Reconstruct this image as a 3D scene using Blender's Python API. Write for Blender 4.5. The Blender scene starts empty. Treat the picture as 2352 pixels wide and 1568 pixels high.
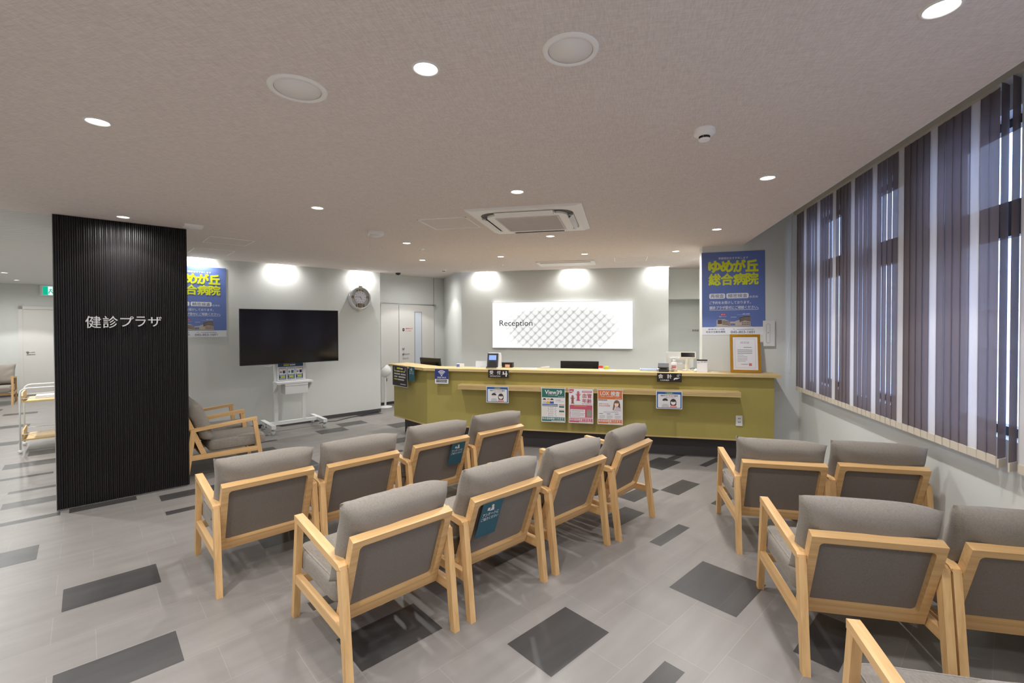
import bpy, bmesh, math, random
from math import sin, cos, pi, radians
from mathutils import Matrix, Vector
random.seed(7)
S = bpy.context.scene
COL = S.collection

# ------------------------------------------------------------------ camera, world, exposure
AT = radians(34.173)                    # the tile grid, pillar and television wall run along this bearing
TH = Vector((sin(AT), cos(AT), 0))      # along the television wall
PH = Vector((cos(AT), -sin(AT), 0))     # out of the television wall, into the room
def TP(t, p, z=0.0): return TH*t + PH*p + Vector((0, 0, z))
ZC = 2.6                                # ceiling height
cam = bpy.data.cameras.new('camera')
cam.sensor_width = 36.0
cam.lens = 1057.7/2352*36.0
cam.shift_x = -16.233/2352
cam.shift_y = -23.065/2352
cam.clip_start = 0.02
camo = bpy.data.objects.new('camera', cam); COL.objects.link(camo)
_y, _p, _r = radians(-12.58), radians(0.81), radians(-0.141)
_f = Vector((sin(_y)*cos(_p), cos(_y)*cos(_p), -sin(_p))); _rt = Vector((cos(_y), -sin(_y), 0)); _u = _rt.cross(_f)
_rt2 = cos(_r)*_rt + sin(_r)*_u; _u2 = -sin(_r)*_rt + cos(_r)*_u
mw = Matrix.Identity(4)
for i in range(3):
    mw[i][0] = _rt2[i]; mw[i][1] = _u2[i]; mw[i][2] = -_f[i]; mw[i][3] = (0, 0, 1.625)[i]
camo.matrix_world = mw
S.camera = camo
W = bpy.data.worlds.new('dusk_sky'); S.world = W; W.use_nodes = True
bg = W.node_tree.nodes['Background']; bg.inputs[0].default_value = (0.55, 0.66, 1.0, 1); bg.inputs[1].default_value = 9.0
S.view_settings.view_transform = 'Standard'; S.view_settings.look = 'None'
S.view_settings.exposure = 0.07; S.view_settings.gamma = 1.0
S.view_settings.use_curve_mapping = False

DOWN_W = 40.0      # ceiling downlights: the cone
SPILL_W = 32.0     # and the light that spills sideways from the lens
WASH_W = 50.0      # wall washers in the ceiling slots

# ------------------------------------------------------------------ materials
def lin(c):
    return tuple(((v/255)/12.92 if v/255 <= .04045 else ((v/255+.055)/1.055)**2.4) for v in c)
MATS = {}
def mat(name, rgb, rough=.6, metal=0.0, vary=.05, scale=14.0, bump=0.0, bscale=220.0, stretch=(1, 1, 1), spec=.5, emit=0.0, trans=0.0, coat=0.0, see=0.0):
    if name in MATS: return MATS[name]
    m = bpy.data.materials.new(name); m.use_nodes = True; MATS[name] = m
    nt = m.node_tree; N = nt.nodes; L = nt.links
    b = N['Principled BSDF']
    b.inputs['Roughness'].default_value = rough; b.inputs['Metallic'].default_value = metal
    b.inputs['Specular IOR Level'].default_value = spec
    b.inputs['Coat Weight'].default_value = coat
    c = lin(rgb)
    tc = N.new('ShaderNodeTexCoord'); mp = N.new('ShaderNodeMapping'); mp.inputs['Scale'].default_value = stretch
    L.new(tc.outputs['Object'], mp.inputs['Vector'])
    nz = N.new('ShaderNodeTexNoise'); nz.inputs['Scale'].default_value = scale; nz.inputs['Detail'].default_value = 5
    L.new(mp.outputs['Vector'], nz.inputs['Vector'])
    mx = N.new('ShaderNodeMix'); mx.data_type = 'RGBA'
    mx.inputs['A'].default_value = (*[v*(1-vary) for v in c], 1); mx.inputs['B'].default_value = (*[min(1, v*(1+vary)) for v in c], 1)
    L.new(nz.outputs['Fac'], mx.inputs['Factor']); L.new(mx.outputs['Result'], b.inputs['Base Color'])
    if bump:
        n2 = N.new('ShaderNodeTexNoise'); n2.inputs['Scale'].default_value = bscale; n2.inputs['Detail'].default_value = 3
        L.new(mp.outputs['Vector'], n2.inputs['Vector'])
        bp = N.new('ShaderNodeBump'); bp.inputs['Strength'].default_value = bump; bp.inputs['Distance'].default_value = .002
        L.new(n2.outputs['Fac'], bp.inputs['Height']); L.new(bp.outputs['Normal'], b.inputs['Normal'])
    if emit:
        b.inputs['Emission Color'].default_value = (*c, 1); b.inputs['Emission Strength'].default_value = emit
    if trans:
        tr = N.new('ShaderNodeBsdfTranslucent'); L.new(mx.outputs['Result'], tr.inputs['Color'])
        ms = N.new('ShaderNodeMixShader'); ms.inputs[0].default_value = trans
        L.new(b.outputs[0], ms.inputs[1]); L.new(tr.outputs[0], ms.inputs[2]); out = ms.outputs[0]
        if see:      # open weave: a few rays pass straight through
            tp = N.new('ShaderNodeBsdfTransparent'); m2 = N.new('ShaderNodeMixShader'); m2.inputs[0].default_value = see
            L.new(out, m2.inputs[1]); L.new(tp.outputs[0], m2.inputs[2]); out = m2.outputs[0]
        L.new(out, N['Material Output'].inputs['Surface'])
    return m

def wood(name, rgb, rough=.45, axis=0, grain=26.0):
    if name in MATS: return MATS[name]
    m = bpy.data.materials.new(name); m.use_nodes = True; MATS[name] = m
    N = m.node_tree.nodes; L = m.node_tree.links; b = N['Principled BSDF']; b.inputs['Roughness'].default_value = rough
    c = lin(rgb)
    tc = N.new('ShaderNodeTexCoord'); mp = N.new('ShaderNodeMapping')
    sc = [grain*1.6]*3; sc[axis] = 1.6; mp.inputs['Scale'].default_value = sc
    L.new(tc.outputs['Object'], mp.inputs['Vector'])
    nz = N.new('ShaderNodeTexNoise'); nz.inputs['Scale'].default_value = 1.0; nz.inputs['Detail'].default_value = 6; nz.inputs['Distortion'].default_value = .6
    L.new(mp.outputs['Vector'], nz.inputs['Vector'])
    rp = N.new('ShaderNodeValToRGB')
    rp.color_ramp.elements[0].position = .32; rp.color_ramp.elements[0].color = (c[0]*.86, c[1]*.80, c[2]*.70, 1)
    rp.color_ramp.elements[1].position = .66; rp.color_ramp.elements[1].color = (min(1, c[0]*1.06), min(1, c[1]*1.06), min(1, c[2]*1.05), 1)
    L.new(nz.outputs['Fac'], rp.inputs['Fac']); L.new(rp.outputs['Color'], b.inputs['Base Color'])
    return m

def fabric(name, rgb, bs=900):
    if name in MATS: return MATS[name]
    m = bpy.data.materials.new(name); m.use_nodes = True; MATS[name] = m
    N = m.node_tree.nodes; L = m.node_tree.links; b = N['Principled BSDF']
    b.inputs['Roughness'].default_value = .92; b.inputs['Specular IOR Level'].default_value = .2
    b.inputs['Sheen Weight'].default_value = .15
    c = lin(rgb)
    tc = N.new('ShaderNodeTexCoord')
    w1 = N.new('ShaderNodeTexNoise'); w1.inputs['Scale'].default_value = 1.0; w1.inputs['Detail'].default_value = 2
    w2 = N.new('ShaderNodeTexNoise'); w2.inputs['Scale'].default_value = 1.0; w2.inputs['Detail'].default_value = 2
    m1 = N.new('ShaderNodeMapping'); m1.inputs['Scale'].default_value = (bs, 40, bs*.12)
    m2 = N.new('ShaderNodeMapping'); m2.inputs['Scale'].default_value = (bs*.12, 40, bs)
    for mp, w in ((m1, w1), (m2, w2)):
        L.new(tc.outputs['Object'], mp.inputs['Vector']); L.new(mp.outputs['Vector'], w.inputs['Vector'])
    ad = N.new('ShaderNodeMath'); ad.operation = 'ADD'; L.new(w1.outputs['Fac'], ad.inputs[0]); L.new(w2.outputs['Fac'], ad.inputs[1])
    rp = N.new('ShaderNodeValToRGB'); rp.color_ramp.elements[0].position = .35; rp.color_ramp.elements[1].position = .68
    ml = N.new('ShaderNodeMath'); ml.operation = 'MULTIPLY'; ml.inputs[1].default_value = .5; L.new(ad.outputs[0], ml.inputs[0])
    rp.color_ramp.elements[0].color = (*[v*.80 for v in c], 1); rp.color_ramp.elements[1].color = (*[v*1.18 for v in c], 1)
    L.new(ml.outputs[0], rp.inputs['Fac']); L.new(rp.outputs['Color'], b.inputs['Base Color'])
    bp = N.new('ShaderNodeBump'); bp.inputs['Strength'].default_value = .25; bp.inputs['Distance'].default_value = .001
    L.new(ad.outputs[0], bp.inputs['Height']); L.new(bp.outputs['Normal'], b.inputs['Normal'])
    return m

def emission(name, rgb, strength):
    if name in MATS: return MATS[name]
    m = bpy.data.materials.new(name); m.use_nodes = True; MATS[name] = m
    N = m.node_tree.nodes; N.remove(N['Principled BSDF'])
    e = N.new('ShaderNodeEmission'); e.inputs[0].default_value = (*lin(rgb), 1); e.inputs[1].default_value = strength
    m.node_tree.links.new(e.outputs[0], N['Material Output'].inputs['Surface'])
    return m

def glass_mat(name, tint=(240, 245, 250), rough=0.0):
    if name in MATS: return MATS[name]
    m = bpy.data.materials.new(name); m.use_nodes = True; MATS[name] = m
    N = m.node_tree.nodes; L = m.node_tree.links; N.remove(N['Principled BSDF'])
    t = N.new('ShaderNodeBsdfTransparent'); t.inputs[0].default_value = (*lin(tint), 1)
    g = N.new('ShaderNodeBsdfGlossy'); g.inputs['Roughness'].default_value = rough
    x = N.new('ShaderNodeMixShader'); x.inputs[0].default_value = .06; L.new(t.outputs[0], x.inputs[1]); L.new(g.outputs[0], x.inputs[2])
    L.new(x.outputs[0], N['Material Output'].inputs['Surface'])
    return m

WALL = mat('wall_paint', (216, 218, 214), .85, vary=.015, bump=.10, bscale=500)
WHITE = mat('white_plastic', (226, 226, 224), .4, vary=.02)
WHITEM = mat('white_metal', (228, 229, 228), .35, vary=.02)
CEILW = mat('white_ceiling_fitting', (247, 244, 241), .5, vary=.01)
BLACKP = mat('black_plastic', (24, 23, 23), .4, vary=.1)
SCREEN = mat('dark_screen', (9, 9, 11), .12, vary=.05, spec=.6)
DARKG = mat('charcoal_skirting', (74, 72, 74), .6, vary=.06)
CHROME = mat('brushed_metal', (190, 190, 190), .28, metal=1.0, vary=.05)
GREEN = mat('olive_laminate', (167, 154, 84), .5, vary=.035, scale=40, stretch=(1, 1, .2))
CWOOD = wood('pale_counter_wood', (204, 181, 130), .5, 0, 20)
WOOD_X = wood('chair_wood_across', (219, 179, 127), .45, 0)
WOOD_Y = wood('chair_wood_along', (219, 179, 127), .45, 1)
WOOD_Z = wood('chair_wood_upright', (219, 179, 127), .45, 2)
FAB = fabric('grey_taupe_upholstery', (140, 132, 123))
FABP = fabric('grey_taupe_piping', (152, 145, 136))
PANELF = fabric('grey_taupe_panel', (126, 117, 108))
PAPER = mat('white_paper', (226, 225, 228), .55, vary=.01)
TEAL = mat('teal_print', (38, 92, 108), .5, vary=.02)
GOLD = mat('gilt_frame', (202, 146, 46), .32, metal=.75, vary=.18, scale=60)

# ------------------------------------------------------------------ mesh helpers
class MB:
    def __init__(s): s.bm = bmesh.new(); s.mats = []
    def mi(s, m):
        if m is None: return 0
        if m not in s.mats: s.mats.append(m)
        return s.mats.index(m)
    def face(s, pts, m=None, smooth=False):
        try: f = s.bm.faces.new([s.bm.verts.new(p) for p in pts])
        except ValueError: return None
        f.material_index = s.mi(m); f.smooth = smooth; return f
    def hexa(s, P, m=None):
        v = [s.bm.verts.new(p) for p in P]; k = s.mi(m)
        for q in ((0, 3, 2, 1), (4, 5, 6, 7), (0, 1, 5, 4), (1, 2, 6, 5), (2, 3, 7, 6), (3, 0, 4, 7)):
            f = s.bm.faces.new([v[i] for i in q]); f.material_index = k
    def box(s, x0, x1, y0, y1, z0, z1, m=None, M=None):
        P = [(x0, y0, z0), (x1, y0, z0), (x1, y1, z0), (x0, y1, z0), (x0, y0, z1), (x1, y0, z1), (x1, y1, z1), (x0, y1, z1)]
        P = [Vector(p) for p in P]
        if M is not None: P = [M @ p for p in P]
        s.hexa(P, m)
    def prism(s, poly, e0, e1, axis='x', m=None, M=None):
        """poly: 2D points, extruded along axis between e0 and e1"""
        def p3(a, b, e):
            v = {'x': (e, a, b), 'y': (a, e, b), 'z': (a, b, e)}[axis]
            v = Vector(v); return M @ v if M is not None else v
        A = [s.bm.verts.new(p3(a, b, e0)) for a, b in poly]; B = [s.bm.verts.new(p3(a, b, e1)) for a, b in poly]
        k = s.mi(m); n = len(poly)
        for f in (s.bm.faces.new(A[::-1]), s.bm.faces.new(B)): f.material_index = k
        for i in range(n):
            f = s.bm.faces.new((A[i], A[(i+1) % n], B[(i+1) % n], B[i])); f.material_index = k
    def tube(s, pts, r, m=None, seg=8, cap=True, smooth=True):
        pts = [Vector(p) for p in pts]; k = s.mi(m); rings = []
        rs = r if isinstance(r, (list, tuple)) else [r]*len(pts)
        up = None
        for i, p in enumerate(pts):
            d = ((pts[i+1]-p) if i == 0 else (p-pts[i-1]) if i == len(pts)-1 else (pts[i+1]-pts[i-1])).normalized()
            if up is None: up = d.orthogonal().normalized()
            else: up = (up - d*up.dot(d)).normalized()
            w = d.cross(up)
            rings.append([s.bm.verts.new(p + (up*cos(2*pi*j/seg) + w*sin(2*pi*j/seg))*rs[i]) for j in range(seg)])
        for a, b in zip(rings, rings[1:]):
            for j in range(seg):
                f = s.bm.faces.new((a[j], a[(j+1) % seg], b[(j+1) % seg], b[j])); f.material_index = k; f.smooth = smooth
        if cap:
            for rg in (rings[0][::-1], rings[-1]):
                f = s.bm.faces.new(rg); f.material_index = k
    def lathe(s, prof, m=None, seg=32, M=None, smooth=True, close=True):
        """prof: (radius, height) pairs turned about z"""
        k = s.mi(m); rings = []
        for r, z in prof:
            if r < 1e-6:
                p = Vector((0, 0, z)); rings.append([s.bm.verts.new(M @ p if M is not None else p)])
            else:
                rg = []
                for j in range(seg):
                    p = Vector((r*cos(2*pi*j/seg), r*sin(2*pi*j/seg), z)); rg.append(s.bm.verts.new(M @ p if M is not None else p))
                rings.append(rg)
        for a, b in zip(rings, rings[1:]):
            for j in range(seg):
                j2 = (j+1) % seg
                if len(a) == 1 and len(b) == 1: continue
                if len(a) == 1: q = (a[0], b[j], b[j2])
                elif len(b) == 1: q = (a[j], b[0], a[j2])
                else: q = (a[j], b[j], b[j2], a[j2])
                f = s.bm.faces.new(q); f.material_index = k; f.smooth = smooth
    def build(s, name, m=None, parent=None, bevel=0.0, seg=2, normals=True, loc=None):
        if bevel:
            es = [e for e in s.bm.edges if len(e.link_faces) == 2 and e.calc_face_angle(0) > .6]
            bmesh.ops.bevel(s.bm, geom=es, offset=bevel, segments=seg, profile=.6, affect='EDGES', clamp_overlap=True)
        if normals: bmesh.ops.recalc_face_normals(s.bm, faces=s.bm.faces[:])
        me = bpy.data.meshes.new(name); s.bm.to_mesh(me); s.bm.free()
        for x in (s.mats or ([m] if m else [])): me.materials.append(x)
        o = bpy.data.objects.new(name, me); COL.objects.link(o)
        if parent: o.parent = parent
        if loc: o.location = loc
        return o

def tag(o, label=None, cat=None, group=None, kind=None):
    if label: o['label'] = label
    if cat: o['category'] = cat
    if group: o['group'] = group
    if kind: o['kind'] = kind
    return o
def empty(name, loc, rz=0.0, label=None, cat=None, group=None):
    o = bpy.data.objects.new(name, None); COL.objects.link(o); o.location = loc; o.rotation_euler = (0, 0, rz)
    o.empty_display_size = .1
    return tag(o, label, cat, group)
def struct(o, label=None): 
    o['kind'] = 'structure'
    if label: o['label'] = label
    return o
def copy_tree(o, parent=None):
    c = o.copy(); COL.objects.link(c)
    if parent is not None: c.parent = parent
    for ch in list(o.children): copy_tree(ch, c)
    return c

# flat artwork on cards: x to the right, z up, facing -y
class Art:
    def __init__(s): s.d = MB(); s.t = MB(); s.n = 0
    def _y(s, lay): return -.0012 - .0005*lay
    def rect(s, x, z, w, h, m, lay=0):
        y = s._y(lay); s.d.face([(x, y, z), (x+w, y, z), (x+w, y, z+h), (x, y, z+h)], m); s.n += 1
    def poly(s, pts, m, lay=0):
        y = s._y(lay); s.d.face([(a, y, b) for a, b in pts], m); s.n += 1
    def ell(s, cx, cz, rx, rz, m, lay=0, n=24, a0=0, a1=2*pi):
        full = abs(a1-a0-2*pi) < 1e-6
        N = n if full else n+1
        s.poly([(cx+rx*cos(a0+(a1-a0)*i/n), cz+rz*sin(a0+(a1-a0)*i/n)) for i in range(N)], m, lay)
    def rrect(s, x, z, w, h, r, m, lay=0):
        pts = []
        for cx, cz, a in ((x+w-r, z+r, -pi/2), (x+w-r, z+h-r, 0), (x+r, z+h-r, pi/2), (x+r, z+r, pi)):
            pts += [(cx+r*cos(a+pi/2*i/5), cz+r*sin(a+pi/2*i/5)) for i in range(6)]
        s.poly(pts, m, lay)
    def arc(s, cx, cz, r0, r1, a0, a1, m, lay=0, n=14):
        P = [(cx+r1*cos(a0+(a1-a0)*i/n), cz+r1*sin(a0+(a1-a0)*i/n)) for i in range(n+1)]
        Q = [(cx+r0*cos(a1-(a1-a0)*i/n), cz+r0*sin(a1-(a1-a0)*i/n)) for i in range(n+1)]
        s.poly(P+Q, m, lay)
    def text(s, body, x, z, w, h, m, lay=3, bold=0.0, extr=0.0):
        add_text(s.t, body, x, z, w, h, m, s._y(lay), bold, extr)
    def done(s, parent, dname='printed_design'):
        if s.n: s.d.build(dname, None, parent, normals=False)
        else: s.d.bm.free()
        if len(s.t.bm.faces): s.t.build('lettering', None, parent, normals=False)
        else: s.t.bm.free()
TEXTS = {}
def text_data(body, extr):
    k = (body, extr)
    if k in TEXTS: return TEXTS[k]
    cu = bpy.data.curves.new('lettering', 'FONT'); cu.body = body; cu.size = 1.0; cu.resolution_u = 4; cu.extrude = extr
    ob = bpy.data.objects.new('lettering', cu); COL.objects.link(ob)
    dg = bpy.context.evaluated_depsgraph_get()
    me = bpy.data.meshes.new_from_object(ob.evaluated_get(dg))
    V = [v.co.copy() for v in me.vertices]; F = [list(p.vertices) for p in me.polygons]
    bpy.data.objects.remove(ob); bpy.data.curves.remove(cu); bpy.data.meshes.remove(me)
    TEXTS[k] = (V, F); return V, F
def add_text(mb, body, x, z, w, h, m, y, bold=0.0, extr=0.0):
    """lettering stretched into the box x..x+w, z..z+h on the plane y, readable from -y"""
    V, F = text_data(body, extr)
    if not V: return
    x0 = min(v.x for v in V); x1 = max(v.x for v in V); y0 = min(v.y for v in V); y1 = max(v.y for v in V)
    sx = w/(x1-x0); sz = h/(y1-y0); k = mb.mi(m)
    shifts = [(0, 0)]
    nb = 14 if bold > .04 else 6
    if bold: shifts += [(cos(a*2*pi/nb)*bold*.7, sin(a*2*pi/nb)*bold*.7) for a in range(nb)]
    for n, (ax, az) in enumerate(shifts):
        vs = [mb.bm.verts.new((x+(v.x-x0+ax)*sx, y-v.z*sz-n*2e-5, z+(v.y-y0+az)*sz)) for v in V]
        for f in F:
            try:
                q = mb.bm.faces.new([vs[i] for i in f]); q.material_index = k
            except ValueError: pass
RZ_TV = pi/2-AT      # cards on the television wall (x along TH, facing PH)
RZ_CL = -AT          # cards on the slanted counter end (x along PH, facing -TH)
def card(name, loc, rz, w, h, sheetm, label, cat, group=None, thick=.002, tilt=0.0, sheet='sheet', roll=0.0):
    """an Empty at the card's lower left corner"""
    e = empty(name, loc, rz, label, cat, group)
    if tilt or roll: e.rotation_euler = (tilt, roll, rz)
    b = MB(); b.box(0, w, -.001, -.001+thick, 0, h); b.build(sheet, sheetm, e)
    return e
# ------------------------------------------------------------------ floor
def floor_materials():
    out = []
    for name, dark in (('light_vinyl_planks', False), ('dark_vinyl_plank', True)):
        m = bpy.data.materials.new(name); m.use_nodes = True; N = m.node_tree.nodes; L = m.node_tree.links
        b = N['Principled BSDF']; b.inputs['Roughness'].default_value = .34; b.inputs['Specular IOR Level'].default_value = .45
        tc = N.new('ShaderNodeTexCoord')
        cb = N.new('ShaderNodeCombineXYZ')
        for i, v in enumerate(((sin(AT), cos(AT), 0), (cos(AT), -sin(AT), 0))):
            d = N.new('ShaderNodeVectorMath'); d.operation = 'DOT_PRODUCT'; d.inputs[1].default_value = v
            L.new(tc.outputs['Object'], d.inputs[0])
            a = N.new('ShaderNodeMath'); a.operation = 'ADD'; a.inputs[1].default_value = (40.03, 40.237)[i]
            L.new(d.outputs['Value'], a.inputs[0]); L.new(a.outputs[0], cb.inputs[i])
        mp = N.new('ShaderNodeMapping'); mp.inputs['Scale'].default_value = (1.0, 7, 1); L.new(cb.outputs[0], mp.inputs['Vector'])
        nz = N.new('ShaderNodeTexNoise'); nz.inputs['Scale'].default_value = 1.6; nz.inputs['Detail'].default_value = 6; L.new(mp.outputs[0], nz.inputs['Vector'])
        rp = N.new('ShaderNodeValToRGB'); rp.color_ramp.elements[0].position = .3; rp.color_ramp.elements[1].position = .7
        lo, hi = ((131, 126, 122), (141, 136, 132)) if not dark else ((62, 60, 60), (74, 72, 71))
        rp.color_ramp.elements[0].color = (*lin(lo), 1); rp.color_ramp.elements[1].color = (*lin(hi), 1)
        L.new(nz.outputs['Fac'], rp.inputs['Fac'])
        if not dark:
            br = N.new('ShaderNodeTexBrick'); br.inputs['Brick Width'].default_value = .45; br.inputs['Row Height'].default_value = .30
            br.inputs['Scale'].default_value = 1.0; br.inputs['Mortar Size'].default_value = .0016; br.inputs['Mortar Smooth'].default_value = .3
            br.offset = .38; br.offset_frequency = 2
            br.inputs['Color1'].default_value = (1, 1, 1, 1); br.inputs['Color2'].default_value = (.93, .93, .935, 1); br.inputs['Bias'].default_value = -.3
            br.inputs['Mortar'].default_value = (1.24, 1.24, 1.24, 1)
            L.new(cb.outputs[0], br.inputs['Vector'])
            mx = N.new('ShaderNodeMix'); mx.data_type = 'RGBA'; mx.blend_type = 'MULTIPLY'; mx.inputs['Factor'].default_value = 1
            L.new(rp.outputs[0], mx.inputs['A']); L.new(br.outputs['Color'], mx.inputs['B']); L.new(mx.outputs['Result'], b.inputs['Base Color'])
        else:
            L.new(rp.outputs[0], b.inputs['Base Color'])
        n2 = N.new('ShaderNodeTexNoise'); n2.inputs['Scale'].default_value = 7; n2.inputs['Detail'].default_value = 2; L.new(tc.outputs['Object'], n2.inputs['Vector'])
        mr = N.new('ShaderNodeMapRange'); mr.inputs['To Min'].default_value = .28; mr.inputs['To Max'].default_value = .42
        L.new(n2.outputs['Fac'], mr.inputs['Value']); L.new(mr.outputs[0], b.inputs['Roughness'])
        out.append(m)
    return out
FL_L, FL_D = floor_materials()
DARK_TILES = [(-.12, .33, -3.98, -3.67), (-.13, .33, -3.03, -2.73), (-.72, -.27, -4.93, -4.63), (-.63, -.18, -5.675, -5.58), (-.125, .33, -5.70, -5.575),
 (.49, .94, -5.55, -5.36), (.485, .935, -5.03, -4.93), (-.57, -.12, -6.27, -6.08), (-.57, -.12, -6.69, -6.60), (-.73, -.28, -7.31, -7.22), (-.71, -.26, -8.03, -7.76),
 (-.55, -.10, -8.67, -8.37), (-1.15, -.70, -9.62, -9.35), (-1.14, -.69, -11.17, -10.9), (-1.12, -.68, -12.68, -12.44), (-1.65, -1.2, -13.5, -13.3),
 (2.975, 3.41, -7.58, -7.30), (2.54, 2.97, -7.295, -7.01), (2.26, 2.92, -8.09, -7.98), (3.545, 3.97, -8.09, -7.88), (3.555, 4.0, -6.95, -6.62),
 (1.51, 1.96, -7.15, -7.07), (1.37, 1.81, -6.74, -6.56), (1.51, 1.95, -7.55, -7.48), (1.53, 1.98, -5.77, -5.52), (1.51, 1.96, -5.50, -5.30),
 (2.98, 3.42, -6.0, -5.75), (2.54, 2.98, -5.42, -5.33), (4.09, 4.54, -2.33, -2.14), (3.64, 4.085, -2.51, -2.335), (3.05, 3.49, -2.335, -2.135),
 (4.665, 5.105, -2.92, -2.635), (5.11, 5.56, -2.83, -2.735), (5.135, 5.58, -2.435, -2.35), (4.11, 4.55, -1.84, -1.745), (.925, 1.375, -2.37, -2.065),
 (.925, 1.375, -2.80, -2.70), (1.975, 2.375, -2.47, -2.35), (2.54, 2.99, -.72, -.53), (.93, 1.38, -3.88, -3.70),
 (1.545, 1.995, -1.737, -1.432), (3.05, 3.50, -1.828, -1.733), (2.61, 3.07, -1.426, -1.128), (2.61, 3.07, -1.1275, -1.022), (1.57, 2.02, -1.125, -1.022)]
b = MB()
fl_poly = [Vector((2.6, -2.4, 0)), Vector((2.6, 9.2, 0)), Vector((-2.5, 12.2, 0)), TP(5.2, -16.2), TP(-2.8, -16.2), TP(-2.8, 1.9)]
b.face([v for v in fl_poly], FL_L)
for t0, t1, p0, p1 in DARK_TILES:
    b.face([TP(t0, p0, .0006), TP(t0, p1, .0006), TP(t1, p1, .0006), TP(t1, p0, .0006)], FL_D)
fo = b.build('floor', None, normals=False); struct(fo)

# ------------------------------------------------------------------ ceiling
def ceiling_mat():
    m = bpy.data.materials.new('woven_ceiling_paper'); m.use_nodes = True; N = m.node_tree.nodes; L = m.node_tree.links
    b = N['Principled BSDF']; b.inputs['Roughness'].default_value = .9; b.inputs['Specular IOR Level'].default_value = .15
    tc = N.new('ShaderNodeTexCoord')
    ad = N.new('ShaderNodeMath'); ad.operation = 'ADD'
    for i, sc in enumerate(((26, 260, 1), (230, 30, 1))):
        mp = N.new('ShaderNodeMapping'); mp.inputs['Scale'].default_value = sc; mp.inputs['Rotation'].default_value = (0, 0, radians(18))
        nz = N.new('ShaderNodeTexNoise'); nz.inputs['Scale'].default_value = 1; nz.inputs['Detail'].default_value = 3
        L.new(tc.outputs['Object'], mp.inputs['Vector']); L.new(mp.outputs[0], nz.inputs['Vector']); L.new(nz.outputs['Fac'], ad.inputs[i])
    rp = N.new('ShaderNodeMapRange'); rp.inputs['From Min'].default_value = .75; rp.inputs['From Max'].default_value = 1.25; L.new(ad.outputs[0], rp.inputs['Value'])
    mx = N.new('ShaderNodeMix'); mx.data_type = 'RGBA'; mx.inputs['A'].default_value = (*lin((214, 203, 198)), 1); mx.inputs['B'].default_value = (*lin((232, 222, 217)), 1)
    L.new(rp.outputs[0], mx.inputs['Factor']); L.new(mx.outputs['Result'], b.inputs['Base Color'])
    bp = N.new('ShaderNodeBump'); bp.inputs['Strength'].default_value = .2; bp.inputs['Distance'].default_value = .001
    L.new(ad.outputs[0], bp.inputs['Height']); L.new(bp.outputs[0], b.inputs['Normal'])
    return m
CEIL = ceiling_mat()
XE = 1.447            # inner edge of the window recess
SY = 8.22             # sign wall
SX0, SX1 = -2.94, .777
PTV = -8.09           # television wall
tvc = TP(4.03, PTV); corner = Vector((-3.93, 9.79, 0)); signc = Vector((SX0, SY, 0))
def slab(name, pts, z0, z1, m):
    b = MB(); b.prism([(p[0], p[1]) for p in pts], z0, z1, 'z'); return struct(b.build(name, m))
main = [Vector((XE, -2.2, 0)), Vector((XE, 8.9, 0)), Vector((SX1, 8.9, 0)), Vector((SX1, SY-.12, 0)), Vector((SX0, SY-.12, 0)), TP(4.03, PTV+.12), TP(.75, PTV+.12), TP(.75, -5.765), TP(-2.6, -5.765), TP(-2.6, 1.9), Vector((-1.388, -2.2, 0))]
# keep the outline simple: the two slots next to the walls stay open above
slab('ceiling', main, ZC, ZC+.06, CEIL)
slab('ceiling', [TP(4.03, PTV+.12), Vector((SX0, SY-.12, 0)), signc, Vector((-3.7, 9.9, 0)), TP(6.1, -8.85), TP(3.98, -8.85), TP(3.98, PTV)], ZC+.07, ZC+.13, CEIL)
SLOT = mat('slot_paint', (225, 224, 218), .8, vary=.01)
def slotbox(name, A, B, n, w, lamps):
    """recessed lighting slot between ceiling edge and wall: back side, cap and lamp housings"""
    b = MB(); d = (B-A).normalized()
    q = [A, B, B+n*w, A+n*w]
    b.prism([(p[0], p[1]) for p in q], ZC+.20, ZC+.23, 'z', SLOT)
    q = [A+n*w, B+n*w, B+n*(w+.015), A+n*(w+.015)]
    b.prism([(p[0], p[1]) for p in q], ZC+.062, ZC+.20, 'z', SLOT)
    o = struct(b.build(name, None))
    for p in lamps:
        l = bpy.data.lights.new('wall_washer_light', 'SPOT'); l.energy = WASH_W; l.spot_size = radians(150); l.spot_blend = .9; l.shadow_soft_size = .025
        l.color = (1.0, 1.0, .99)
        lo = bpy.data.objects.new('wall_washer_light', l); COL.objects.link(lo); lo.location = (p[0], p[1], ZC+.09); lo.parent = o
    return o
NPH = -PH
def wallpt(t): return TP(t, PTV+.06)
slotbox('trim_1', TP(.75, PTV), TP(4.03, PTV), PH, .12, [wallpt(1.2), wallpt(2.32), wallpt(3.66)])
slotbox('trim_2', Vector((SX0, SY, 0)), Vector((SX1, SY, 0)), Vector((0, -1, 0)), .12, [Vector((-2.47, SY-.06, 0)), Vector((-.83, SY-.06, 0)), Vector((.64, SY-.06, 0))])

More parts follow.
